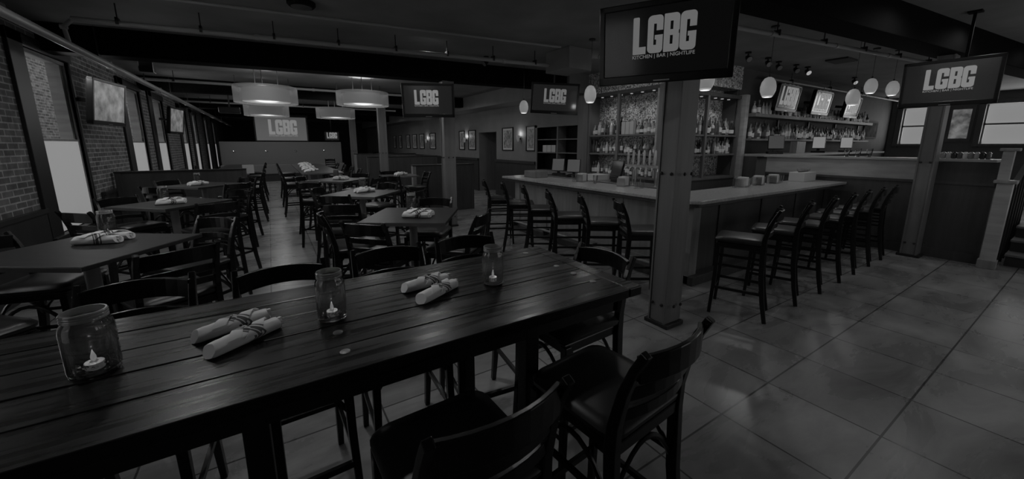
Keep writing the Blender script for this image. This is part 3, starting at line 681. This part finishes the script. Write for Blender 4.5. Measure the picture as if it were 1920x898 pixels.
lantern(.04, 14.3, 2.75, .60, .33, 'drum lantern, left one of the farther pair')
lantern(2.0, 14.3, 2.75, .60, .33, 'drum lantern, right one of the farther pair')

# ------------------------------------------------------------------ bar
t = thing('bar_counter', 'L-shaped bar with a pale stone top and grey wood front panels', 'bar counter')
out = [(4.02, 6.75), (4.02, 2.52), (4.10, 2.44), (8.44, 2.44), (8.44, 3.12), (4.72, 3.12), (4.72, 6.75)]
MB().prism(out, 1.03, 1.07).build('stone_top', 'bartop', t, bevel=.006)
MB().prism([(4.06, 6.72), (4.06, 2.54), (4.12, 2.48), (8.44, 2.48), (8.44, 3.08), (4.68, 3.08), (4.68, 6.72)], .985, 1.03).build('top_moulding', 'bardark', t, bevel=.006)
MB().box(4.25, 4.65, 2.76, 6.6, 0, .985).build('left_body', 'barwood', t)
MB().box(4.25, 8.4, 2.66, 3.0, 0, .9849).build('right_body', 'bardark', t)
for y in (2.85, 3.75, 4.65, 5.55, 6.45): MB().box(4.232, 4.252, y-.045, y+.045, .12, .985).build('stile', 'barwood', t)
MB().box(4.236, 4.252, 2.8, 6.5, .90, .984).box(4.236, 4.252, 2.8, 6.5, .12, .2).build('panel_rail', 'barwood', t)
for x in (4.9, 6.0, 7.1, 8.2): MB().box(x-.045, x+.045, 2.642, 2.662, .12, .985).build('stile', 'bardark', t)
MB().box(4.18, 4.34, 2.58, 2.74, 0, .985).build('corner_post', 'barwood', t, bevel=.006)
MB().box(4.10, 4.26, 2.74, 6.6, 0, .12).box(4.18, 8.4, 2.52, 2.66, 0, .12).build('toe_kick', 'bardark', t, bevel=.01)
# footrail patches
MB().sweep([(4.02, 6.4, .2), (4.02, 2.6, .2)], .04, .04, seg=10).build('foot_rail', 'pedestal', t, smooth=True)
for y in (2.9, 4.1, 5.3, 6.3): MB().box(4.01, 4.14, y-.015, y+.015, .1, .21).build('rail_bracket', 'iron', t)
# under-bar service well
t = thing('service_counter', 'low dark service counter with steel top inside the bar', 'counter', (5.55, 0, 0))
MB().box(0, .5, 3.9, 7.4, 0, .95).build('body', 'blackmatte', t); MB().box(-.02, .52, 3.88, 7.42, .95, .985).build('counter_top', 'steel', t, bevel=.004)
# central back-bar island wrapped in mosaic
struct(MB().box(6.9, 8.6, 4.85, 6.9, 0, ZC).box(6.5, 8.65, 4.5, 6.9, 2.86, ZC).build('wall_mosaic', 'mosaic'))
def shelving(name, label, org, ax, ln, zs, ztop, posts, depth=.38):
    """ax: 'Y' -> runs along +Y, faces -X ; 'X' -> runs along +X, faces -Y"""
    t = thing(name, label, 'shelving', org)
    def B(m, a0, a1, d0, d1, z0, z1):
        return m.box(d0, d1, a0, a1, z0, z1) if ax == 'Y' else m.box(a0, a1, d0, d1, z0, z1)
    B(MB(), 0, ln, 0, depth, 0, 1.0).build('base_cabinet', 'bardark', t)
    B(MB(), 0, ln, -.02, depth, 1.0, 1.04).build('back_counter', 'column', t)
    B(MB(), 0, ln, 0, depth, ztop, ztop+.07).build('top_board', 'bardark', t)
    for z in zs: B(MB(), .02, ln-.02, .01, depth, z-.035, z).build('shelf', 'column', t)
    for p in posts: B(MB(), p-.03, p+.03, -.01, .05, 1.04, ztop).build('upright', 'railwood' if p in (posts[0],) else 'column', t)
    for k in range(1, 7):
        p = ln*k/7
        m = MB()
        if ax == 'Y': m.lathe([(.028, 0), (.028, .012)], 12, (.16, p))
        else: m.lathe([(.028, 0), (.028, .012)], 12, (p, .16))
        o = m.build('puck_light', 'lamp', t); o.location.z = ztop-.013
    return t
shelving('bottle_cabinet', 'tall back-bar bottle cabinet on the left face of the mosaic core', (6.5, 4.9, 0), 'Y', 1.98, (1.52, 1.93), 2.79, (.03, 1.05, 1.95))
shelving('bottle_cabinet', 'tall back-bar bottle cabinet on the right face of the mosaic core', (6.9, 4.46, 0), 'X', 1.75, (1.52, 1.91), 2.66, (.06, .5, 1.70))
MB()
tag(MB().box(6.46, 6.9, 4.44, 4.9, 1.0, 2.86).build('corner_pillar', 'column', bevel=.005), 'square corner pillar of the back bar, hidden behind the nearest post', 'pillar')
tag(MB().box(6.46, 6.6, 6.86, 7.2, 0, 2.85).build('end_pillar', 'column', bevel=.005), 'plain grey pillar at the left end of the bottle cabinets', 'pillar')
tag(MB().box(8.62, 8.76, 4.36, 4.56, 0, 2.75).build('end_pillar', 'railwood', bevel=.005), 'pale pillar between the bottle cabinet and the long bottle wall', 'pillar')
for x, y, z, dx, dy in ((6.75, 5.3, 2.76, -1, 0), (6.75, 5.95, 2.76, -1, 0), (6.75, 6.5, 2.76, -1, 0), (7.5, 4.7, 2.64, 0, -1), (8.2, 4.7, 2.64, 0, -1)):
    spot(x-.0+dx*.09, y+dy*.09, z-.02, 2.2, 120)
# wall of bottles on the raised level
t = thing('wall_shelving', 'long wall shelving crowded with bottles behind the raised counter', 'shelving', (8.78, 4.1, 0))
MB().box(0, 7.2, 0, .44, 0, 1.46).build('back_cabinet', 'bardark', t)
MB().box(0, 7.2, -.26, .44, 1.46, 1.51).build('back_counter', 'railwood', t, bevel=.006)
MB().box(0, 7.2, .16, .44, 1.80, 1.84).build('shelf', 'column', t); MB().box(0, 7.2, .12, .44, 2.30, 2.37).build('shelf', 'column', t)
for x in (.1, 1.7, 3.4, 5.2, 7.0): MB().box(x-.02, x+.02, .4, .44, 1.84, 2.3).build('bracket', 'casing', t)
for x in (9.6, 11.0, 12.4, 13.8, 15.2): spot(x, 3.2, ZC-.04, 9, 110)  # spots without fixtures, added to brighten the bottles

# ------------------------------------------------------------------ bottles
def bottle_mesh(kind, gm, lm):
    m = MB()
    if kind == 0: prof = [(.032, 0), (.036, .01), (.036, .16), (.03, .19), (.014, .22), (.013, .27), (.015, .275), (.015, .285)]; lab = (.037, .05, .13)
    elif kind == 1: prof = [(.036, 0), (.04, .01), (.04, .14), (.036, .165), (.015, .185), (.014, .235), (.016, .24), (.016, .25)]; lab = (.041, .03, .12)
    elif kind == 2: prof = [(.03, 0), (.033, .01), (.030, .2), (.018, .235), (.013, .26), (.013, .30), (.015, .31)]; lab = (.033, .06, .15)
    else: prof = [(.042, 0), (.047, .01), (.045, .10), (.03, .15), (.014, .17), (.014, .21), (.02, .215), (.02, .24)]; lab = (.0475, .03, .09)
    seg_ = 4 if kind == 1 and gm == 'bot3' else 10
    m.lathe(prof, seg_ if seg_ > 4 else 8); m.m = 1; m.lathe([(lab[0], lab[1]), (lab[0], lab[2])], 10, caps=False); m.m = 2; m.lathe([(prof[-1][0]+.002, prof[-1][1]-.03), (prof[-1][0]+.002, prof[-1][1]+.006)], 8)
    return m.build('bottle', [gm, lm, 'cap'], smooth=True)
protos = []
for i in range(12):
    o = bottle_mesh(i % 4, 'bot%d' % (i % 5), 'label' if i % 3 else 'labeldark'); protos.append(o); o['category'] = 'bottle'
bused = set()
def bottle(i, x, y, z, s, label, group):
    o = protos[i]
    if i in bused: o = o.copy(); C.objects.link(o)
    bused.add(i); o.location = (x, y, z); o.scale = (s, s, s); o['label'] = label; o['group'] = group
rb = random.Random(11)
def nth(k): return '%d%s' % (k, 'th' if 10 < k % 100 < 14 else {1: 'st', 2: 'nd', 3: 'rd'}.get(k % 10, 'th'))
def brow(n, f, z, label, group, smin=.85, smax=1.15):
    for k in range(n):
        x, y = f((k+.5)/n); bottle(rb.randrange(12), x+rb.uniform(-.008, .008), y+rb.uniform(-.02, .02), z+.0005, rb.uniform(smin, smax), '%s, %s from the left' % (label, nth(n-k if f(0)[0] == f(1)[0] else k+1)), group)
brow(20, lambda u: (6.62, 4.97+1.85*u), 1.93, 'bottle on the upper shelf of the left back-bar cabinet', 'bottles on the upper left shelf', .95, 1.25)
brow(21, lambda u: (6.62, 4.97+1.85*u), 1.52, 'bottle on the lower shelf of the left back-bar cabinet', 'bottles on the lower left shelf')
brow(20, lambda u: (6.62, 4.97+1.85*u), 1.04, 'bottle on the counter below the left back-bar cabinet', 'bottles on the left back counter')
brow(17, lambda u: (7.06+1.48*u, 4.58), 1.91, 'bottle on the upper shelf of the right back-bar cabinet', 'bottles on the upper right shelf', .95, 1.25)
brow(17, lambda u: (7.06+1.48*u, 4.58), 1.52, 'bottle on the lower shelf of the right back-bar cabinet', 'bottles on the lower right shelf')
brow(66, lambda u: (8.85+7.0*u, 4.36), 1.84, 'bottle in the middle row of the long bottle wall', 'bottles in the middle row of the bottle wall', .95, 1.3)
brow(40, lambda u: (8.85+7.0*u, 4.34), 2.37, 'bottle on the top shelf of the long bottle wall', 'bottles on the top shelf of the bottle wall')
# white cartons of spirits in the left cabinet
for k, y in enumerate((5.58, 5.69, 5.80)):
    m = MB().box(6.51, 6.60, y-.05, y+.05, 0, .26); tag(m.build('gift_box', 'paper', bevel=.003), ('rightmost', 'middle', 'leftmost')[k]+' of three white boxed bottles on the upper left back-bar shelf', 'box', 'white boxed bottles').location = (.0, 0, 1.9305)

# ------------------------------------------------------------------ things on and in the bar
def tumbler(x, y, z, label, s=1, group='glasses on the bar'):
    o = MB().lathe([(.028, .0), (.038, .13), (.035, .13), (.026, .012), (.002, .011)], 14).build('drinking_glass', 'tumbler', smooth=True)
    o.location = (x, y, z); o.scale = (s, s, s); return tag(o, label, 'glass', group)
def caddy(x, y, z, label, s=1):
    t = thing('napkin_caddy', label, 'caddy', (x, y, z), .1, 'napkin caddies on the bar')
    MB().box(-.07*s, .07*s, -.07*s, .07*s, 0, .02).box(-.07*s, -.06*s, -.07*s, .07*s, 0, .13*s).box(.06*s, .07*s, -.07*s, .07*s, 0, .13*s).build('holder', 'steel', t)
    MB().box(-.055*s, .055*s, -.06*s, .06*s, .02, .15*s).build('paper_napkins', 'paper', t, bevel=.004)
caddy(4.55, 4.92, 1.07, 'white napkin caddy on the left leg of the bar, farther from the post'); tumbler(4.45, 5.02, 1.07, 'drinking glass left of the farther napkin caddy on the bar'); tumbler(4.62, 4.66, 1.07, 'drinking glass right of the farther napkin caddy on the bar'); tumbler(4.55, 4.60, 1.07, 'second drinking glass right of the farther napkin caddy on the bar')
caddy(4.58, 4.02, 1.07, 'white napkin caddy on the left leg of the bar, nearer to the post', 1.0); tumbler(4.55, 3.76, 1.07, 'pair glass beside the nearer napkin caddy on the bar'); tumbler(4.62, 3.70, 1.07, 'second glass beside the nearer napkin caddy on the bar')
for k, x in enumerate((5.85, 5.95, 6.22, 6.32, 6.45, 6.95, 7.25, 7.4)): tumbler(x, 3.0+.03*(k % 2), 1.07, 'clear drinking glass on the right leg of the bar, %s from the left' % nth(k+1), 1.0, 'glasses on the right bar leg')
caddy(6.08, 3.0, 1.07, 'white napkin caddy on the right leg of the bar next to the post'); caddy(6.6, 3.02, 1.07, 'white napkin caddy in the middle of the right bar leg'); caddy(7.1, 3.02, 1.07, 'white napkin caddy at the far part of the right bar leg')
t = thing('fruit_tray', 'white condiment tray with fruit at the far end of the right bar leg', 'tray', (8.05, 2.95, 1.07))
MB().box(-.28, .2, -.12, .12, 0, .16).build('tray', 'paper', t, bevel=.008)
for k in range(6): MB().lathe([(.005, .16), (.035, .18), (.035, .21), (.005, .235)], 10, (-.2+.07*k, 0)).build('fruit', 'bot3', t, smooth=True)
def terminal(x, y, z, head, label, w_=.3, h_=.24, em='picture'):
    t = thing('register_terminal', label, 'cash register', (x, y, z), math.radians(head)-PI/2, 'point-of-sale terminals')
    MB().box(-.14, .14, -.14, .10, 0, .05).build('base', 'black', t, bevel=.006); MB().box(-.03, .03, -.02, .02, .05, .2).build('stand', 'black', t)
    m = MB(); m.T = Matrix.Translation((0, .03, .10+h_/2)) @ Matrix.Rotation(math.radians(14), 4, 'X'); m.box(-w_/2, w_/2, -.02, .015, -h_/2, h_/2); m.build('display_housing', 'black', t, bevel=.006)
    m = MB(); m.T = Matrix.Translation((0, .03, .10+h_/2)) @ Matrix.Rotation(math.radians(14), 4, 'X'); m.box(-w_/2+.012, w_/2-.012, .015, .018, -h_/2+.012, h_/2-.012); m.build('display', em, t)
M['dimscreen'] = mat('dim_terminal_screen', .08, .3, emit=.035); M['brightscreen'] = mat('bright_terminal_screen', .08, .3, emit=.19)
terminal(5.85, 7.15, .985, 215, 'register terminal with a dim screen at the far inner bar, left one', em='dimscreen', h_=.3); terminal(5.85, 6.6, .985, 215, 'register terminal with a dim screen at the far inner bar, right one', em='dimscreen', h_=.3)
terminal(5.8, 5.22, .985, 160, 'large register terminal with a dark screen turned sideways by the taps', .42, .32, 'screen')
terminal(9.35, 4.02, 1.51, 215, 'register terminal at the left of the raised back counter', .3, .3, 'dimscreen'); terminal(11.6, 4.02, 1.51, 200, 'bright narrow register terminal in the middle of the raised back counter', .26, .3, 'brightscreen'); terminal(13.4, 4.02, 1.51, 200, 'bright narrow register terminal at the right of the raised back counter', .26, .3, 'brightscreen')
tag(MB().box(5.6, 5.95, 5.6, 5.95, .986, 1.10).build('paper_box', 'paper', bevel=.005), 'white paper box on the service counter left of the dark register', 'box')
tag(MB().box(10.3, 10.75, 3.98, 4.12, 1.51, 1.78).build('framed_notice', 'barwood', bevel=.005), 'pale framed notice on the raised back counter', 'notice')
# beer taps
t = thing('beer_taps', 'row of tall white beer tap handles on a steel tower beside the nearest post', 'beer tap', (5.7, 4.2, .985))
for yy in (.05, .55): MB().lathe([(.045, 0), (.045, .28)], 14, (0, yy)).build('tower_leg', 'steel', t, smooth=True)
MB().box(-.05, .05, -.1, .75, .28, .36).build('tower', 'steel', t, bevel=.01)
for k in range(7):
    y = -.04+.12*k; MB().sweep([(-.05, y, .31), (-.12, y, .31), (-.13, y, .26)], .02, .02, seg=8).build('spout', 'steel', t)
    MB().lathe([(.008, .36), (.014, .40), (.022, .48), (.018, .60), (.006, .63)], 10, (-.04, y)).build('tap_handle', 'paper', t, smooth=True)
# recessed shelf unit in the passage wall
t = thing('wall_cupboard', 'open dark shelf unit set in the passage wall left of the bar', 'shelving', (6.6, 7.2, 0))
MB().box(.28, .32, 0, 1.9, 1.0, 2.22).box(0, .3, -.0, .04, 1.0, 2.2).box(0, .3, 1.86, 1.9, 1.0, 2.2).build('back_panel', 'blackmatte', t)
MB().box(-.03, 0, -.04, .05, 1.0, 2.26).box(-.03, 0, 1.85, 1.94, 1.0, 2.26).box(-.03, 0, -.04, 1.94, 2.19, 2.27).build('face_frame', 'wall', t)
for z in (1.48, 1.84): MB().box(0, .28, .04, 1.86, z, z+.025).build('shelf', 'wall', t)
MB().box(-.01, .28, .92, .97, 1.0, 2.19).build('divider', 'wall', t)
for k in range(3): tag(MB().box(6.64, 6.84, 8.28+.2*k, 8.46+.2*k, 1.506, 1.70).build('white_box', 'paper', bevel=.01), ('left', 'middle', 'right')[2-k]+' white box of the three in the wall shelf unit', 'box')
tag(MB().box(4.3, 4.6, 5.95, 6.35, 1.07, 1.2).build('wicker_box', 'column', bevel=.012), 'grey box standing on the far end of the bar', 'box')

# ------------------------------------------------------------------ pendants, spots, sconces
def pendant(x, y, z, s, label, e=.8):
    t = thing('pendant_lamp', label, 'pendant lamp', (x, y, z), 0, 'oval glass pendants over the bar')
    prof = [(.02, .15), (.05, .135), (.078, .09), (.09, .03), (.088, -.02), (.07, -.07), (.058, -.085)]
    MB().lathe([(r*s, q*s) for r, q in prof], 24, caps=False).build('glass_shade', 'bulb', t, smooth=True)
    MB().lathe([(.056*s, -.06*s), (.062*s, -.088*s), (.05*s, -.1*s)], 20).build('glowing_rim', 'bulbhot', t, smooth=True)
    MB().lathe([(.014, .15*s), (.014, .18*s)], 8).build('socket', 'iron', t); MB().box(-.002, .002, -.002, .002, .18*s, ZC-z).build('cord', 'black', t)
    MB().lathe([(.05, ZC-z-.02), (.05, ZC-z)], 16).build('ceiling_rose', 'iron', t, smooth=True)
    l = bpy.data.lights.new('pendant_light', 'POINT'); l.energy = e*LK; l.shadow_soft_size = .04; o = bpy.data.objects.new('pendant_light', l); C.objects.link(o); o.parent = t; o.location = (0, 0, -.14*s)
for x, y, z, s, lb in ((4.4, 6.52, 2.43, 1, 'oval glass pendant at the far end of the left bar leg'), (4.4, 4.63, 2.47, 1.05, 'oval glass pendant over the middle of the left bar leg'), (4.35, 2.68, 2.43, 1.05, 'oval glass pendant glowing under the nearest television at the bar corner'),
                       (6.08, 2.8, 2.48, 1.1, 'oval glass pendant over the right bar leg, first right of the nearest post'), (7.9, 2.38, 2.42, 1.0, 'oval glass pendant in front of the rightmost bright television'),
                       (8.9, 2.46, 2.68, 1.0, 'oval glass pendant over the raised counter, left of the two close together'), (9.4, 2.3, 2.66, 1.0, 'oval glass pendant over the raised counter, right of the two close together')):
    pendant(x, y, z, s, lb)
def tracklight(x, y, label, head, lit=False):
    t = thing('ceiling_spot', label, 'ceiling spotlight', (x, y, ZC), math.radians(head), 'small black ceiling spots')
    MB().lathe([(.05, -.025), (.05, 0)], 14).build('mount_plate', 'black', t, smooth=True); MB().box(-.01, .01, -.01, .01, -.08, -.02).build('stem', 'black', t)
    m = MB(); m.T = Matrix.Translation((0, 0, -.10)) @ Matrix.Rotation(math.radians(55), 4, 'Y'); m.lathe([(.025, .05), (.045, 0), (.055, -.06)], 14); m.build('head', 'black', t, smooth=True)
    m = MB(); m.T = Matrix.Translation((0, 0, -.10)) @ Matrix.Rotation(math.radians(55), 4, 'Y'); m.lathe([(.048, -.0605), (.048, -.063)], 14); m.build('lens', 'lamp' if lit else 'steel', t)
for k, (x, y, hd) in enumerate(((3.57, 6.55, 0), (4.98, 5.61, 20), (5.02, 5.02, 20), (7.34, 3.77, 60), (8.1, 3.79, 60), (8.64, 3.84, 60), (9.28, 3.79, 60), (9.74, 3.76, 60), (12.2, 3.7, 60))):
    tracklight(x, y, ('small black ceiling spot beside the sprinkler pipe', 'small black ceiling spot before the mosaic wall, left of two', 'small black ceiling spot before the mosaic wall, right of two', 'small black ceiling spot over the bar, just right of the big television', 'small black ceiling spot over the bar, second from the big television', 'small black ceiling spot over the bar, third from the big television', 'small black ceiling spot over the bar, fourth from the big television', 'lit ceiling spot shining over the bar', 'lit ceiling spot farthest over the raised bar')[k], hd, k > 6)
t = thing('hanging_speaker', 'black speaker hanging from the ceiling beyond the near beam above the left wall screen', 'speaker', (-1.55, 8.6, 2.98))
MB().box(-.09, .09, -.09, .09, -.13, .13).build('cabinet', 'black', t, bevel=.012); MB().lathe([(.07, -.006), (.06, 0)], 16).build('cone', 'blackmatte', t).rotation_euler = (PI/2, 0, 0)
MB().box(-.012, .012, -.012, .012, .13, ZC-2.98).build('bracket', 'iron', t)
t = thing('projector', 'dark projector hanging from the ceiling left of the projection screen', 'projector', (-.95, 15.2, 2.78))
MB().box(-.28, .28, -.2, .2, -.09, .09).build('housing', 'black', t, bevel=.02); MB().lathe([(.05, 0), (.05, .05)], 14, (0, 0)).build('lens', 'steel', t).location = (.12, .2, -.03); MB().box(-.02, .02, -.02, .02, .09, ZC-2.78).build('ceiling_mount', 'iron', t)
t = thing('ceiling_speaker', 'dark round ceiling fixture at the top edge of the photo', 'ceiling fixture', (.47, 5.3, ZC))
MB().lathe([(.13, -.05), (.15, -.03), (.15, 0)], 24).build('housing', 'blackmatte', t, smooth=True); MB().lathe([(.11, -.056), (.11, -.05)], 24).build('grille', 'black', t)

# ------------------------------------------------------------------ framed posters
def frame(y0, y1, z0, z1, label):
    t = thing('framed_poster', label, 'picture', (6.6, (y0+y1)/2, (z0+z1)/2), 0, 'framed posters in the passage'); h = (y1-y0)/2; q = (z1-z0)/2
    MB().box(-.035, 0, -h, -h+.03, -q, q).box(-.035, 0, h-.03, h, -q, q).box(-.035, 0, -h, h, q-.03, q).box(-.035, 0, -h, h, -q, -q+.03).build('frame', 'black', t)
    MB().box(-.012, 0, -h+.03, h-.03, -q+.03, q-.03).build('mat_board', 'paper', t); MB().box(-.015, -.012, -h+.09, h-.09, -q+.09, q-.09).build('poster', 'art', t)
for (a, c), w_ in zip(((9.15, 9.62), (10.35, 11.02), (12.98, 13.6), (13.95, 14.45), (17.1, 17.85), (18.65, 19.35), (19.8, 20.5), (20.95, 21.6), (22.5, 23.1), (23.7, 24.3)),
                      ('right beside the open shelf unit', 'between the dark doorway and the shelf unit', 'just left of the dark doorway', 'right of the second post', 'first left of the second post', 'second left of the second post', 'third left of the second post', 'fourth left of the second post', 'second from the left in the far row', 'leftmost in the far row')):
    frame(a, c, 1.52, 2.26, 'black framed poster on the passage wall, '+w_)
t = thing('framed_poster', 'wide framed picture at the right end of the bottle wall', 'picture', (17.0, 4.55, 2.2))
MB().box(-.62, .62, -.04, 0, -.28, .28).build('frame', 'blackmatte', t); MB().box(-.57, .57, -.045, -.04, -.23, .23).build('print', 'artdim', t)
t = thing('framed_picture', 'framed pale picture between the two right-hand windows', 'picture', (19.0, 2.87, 2.37))
MB().box(-.05, 0, -.28, .28, -.56, .56).build('frame', 'column', t); MB().box(-.06, -.05, -.2, .2, -.46, .46).build('print', 'picture', t)  # print glows, standing in for light through textured glass
for y, w_ in ((9.95, 'between two posters near the shelf unit'), (13.8, 'beside the dark doorway'), (18.2, 'in the far row of posters')):
    t = thing('wall_sconce', 'small lit wall sconce '+w_, 'wall lamp', (6.6, y, 1.92), 0, 'passage sconces')
    MB().lathe([(.01, -.12), (.04, -.06), (.055, .04), (.05, .07)], 14, (-.09, 0)).build('shade', 'drumin', t, smooth=True); MB().box(-.06, 0, -.02, .02, -.05, -.01).build('bracket', 'iron', t)
    l = bpy.data.lights.new('sconce_light', 'POINT'); l.energy = 1.5*LK; l.shadow_soft_size = .04; o = bpy.data.objects.new('sconce_light', l); C.objects.link(o); o.parent = t; o.location = (-.1, 0, .12)

# ------------------------------------------------------------------ raised counter, newel, stairs
t = thing('raised_counter', 'long raised wooden counter with a pale top at the end of the bar', 'counter', (8.5, 0, 0))
MB().box(0, .16, .84, 3.78, 1.15, 1.46).build('upper_panel', 'railwood', t)
MB().box(0, .16, .84, 1.42, 1.1, 1.4601).build('end_panel', 'bardark', t).location = (-.002, 0, 0)
MB().box(0, .2, .84, 3.78, 0, 1.15).build('lower_panel', 'bardark', t)
MB().box(-.02, 0, .85, 3.78, 1.13, 1.17).box(-.02, 0, .85, 3.78, 0, .14).build('moulding', 'bardark', t)
MB().box(-.04, .5, .87, 3.82, 1.46, 1.5).build('counter_top', 'railwood', t, bevel=.008)
for k in range(12):
    y = .98+.055*k; tag(MB().lathe([(.022, 0), (.03, .02), (.03, .08), (.012, .10)], 10).build('shaker', 'bot%d' % (k % 5), smooth=True), 'small dark jar on the raised counter right of its post, %s from the right' % nth(k+1), 'jar', 'jars on the raised counter').location = (8.7, y, 1.5)
for k, y in enumerate((2.25, 2.4, 2.55)): tumbler(8.6, y, 1.5, ('rightmost', 'middle', 'leftmost')[k]+' of three glasses on the raised counter left of its post', 1.1, 'glasses on the raised counter')
struct(MB().box(11.9, 12.0, -1.0, -.6, 0, 1.15).box(11.9, 12.0, .62, .75, 0, 1.15).box(11.9, 12.0, -.6, .62, 1.0, 1.15).box(11.9, 12.0, -.6, .62, 0, .1).build('window_15', 'casing'))
struct(MB().box(11.94, 11.96, -.6, .62, .1, 1.0).build('window_16', 'frost'))  # glowing panel added in place of a bright reflecting landing
t = thing('newel_post', 'square grey newel post with a flat cap at the right by the stairs', 'newel post', (8.38, .745, 0))
MB().box(-.07, .07, -.07, .07, 0, 1.19).build('shaft', 'railwood', t, bevel=.005); MB().box(-.10, .10, -.10, .10, 1.19, 1.235).build('cap', 'barwood', t, bevel=.01)
MB().box(-.05, .06, -.02, .08, 1.235, 1.62).build('upper_shaft', 'railwood', t, bevel=.004); MB().box(-.08, .09, -.06, .11, 1.62, 1.66).build('upper_cap', 'barwood', t, bevel=.008)
MB().box(-.085, .085, -.085, .085, 0, .12).build('plinth', 'barwood', t, bevel=.005)
t = thing('staircase', 'short flight of dark steps rising at the right photo edge', 'stairs', (8.75, .08, 0))
for k in range(3):
    MB().box(.0+.3*k, 1.9, -1.2, .55, .17*k, .17*(k+1)-.03).build('riser', 'wains', t); MB().box(-.03+.3*k, 1.9, -1.2, .56, .17*(k+1)-.03, .17*(k+1)).build('tread', 'column', t, bevel=.004)
t = thing('stair_rail', 'dark stair handrail with balusters beside the newel post', 'handrail', (8.5, .555, 0))
MB().sweep([(0, .135, 1.15), (1.0, .135, 1.45), (2.2, .135, 1.5)], .05, .05).build('handrail', 'casing', t)
for k in range(6): MB().box(.2+.3*k, .23+.3*k, .12, .15, 0, 1.2+.05*min(k, 4)).build('baluster', 'casing', t)
w = MB(); x = -2.8
for a, c in FILL_NW: w.box(x, a, -1.7, -1.5, 0, ZC); w.box(a, c, -1.7, -1.5, 0, .95); w.box(a, c, -1.7, -1.5, 2.7, ZC); x = c
w.box(x, 19.3, -1.7, -1.5, 0, ZC); struct(w.build('wall_near', 'wall'))
for i, (a, c) in enumerate(FILL_NW):
    struct(MB().box(a-.1, a, -1.54, -1.46, .8, 2.8).box(c, c+.1, -1.54, -1.46, .8, 2.8).box(a-.1, c+.1, -1.54, -1.46, 2.7, 2.8).box(a-.1, c+.1, -1.54, -1.44, .8, .9).build('window_%d' % (i+12), 'casing'))  # frames of the added, unseen fill windows
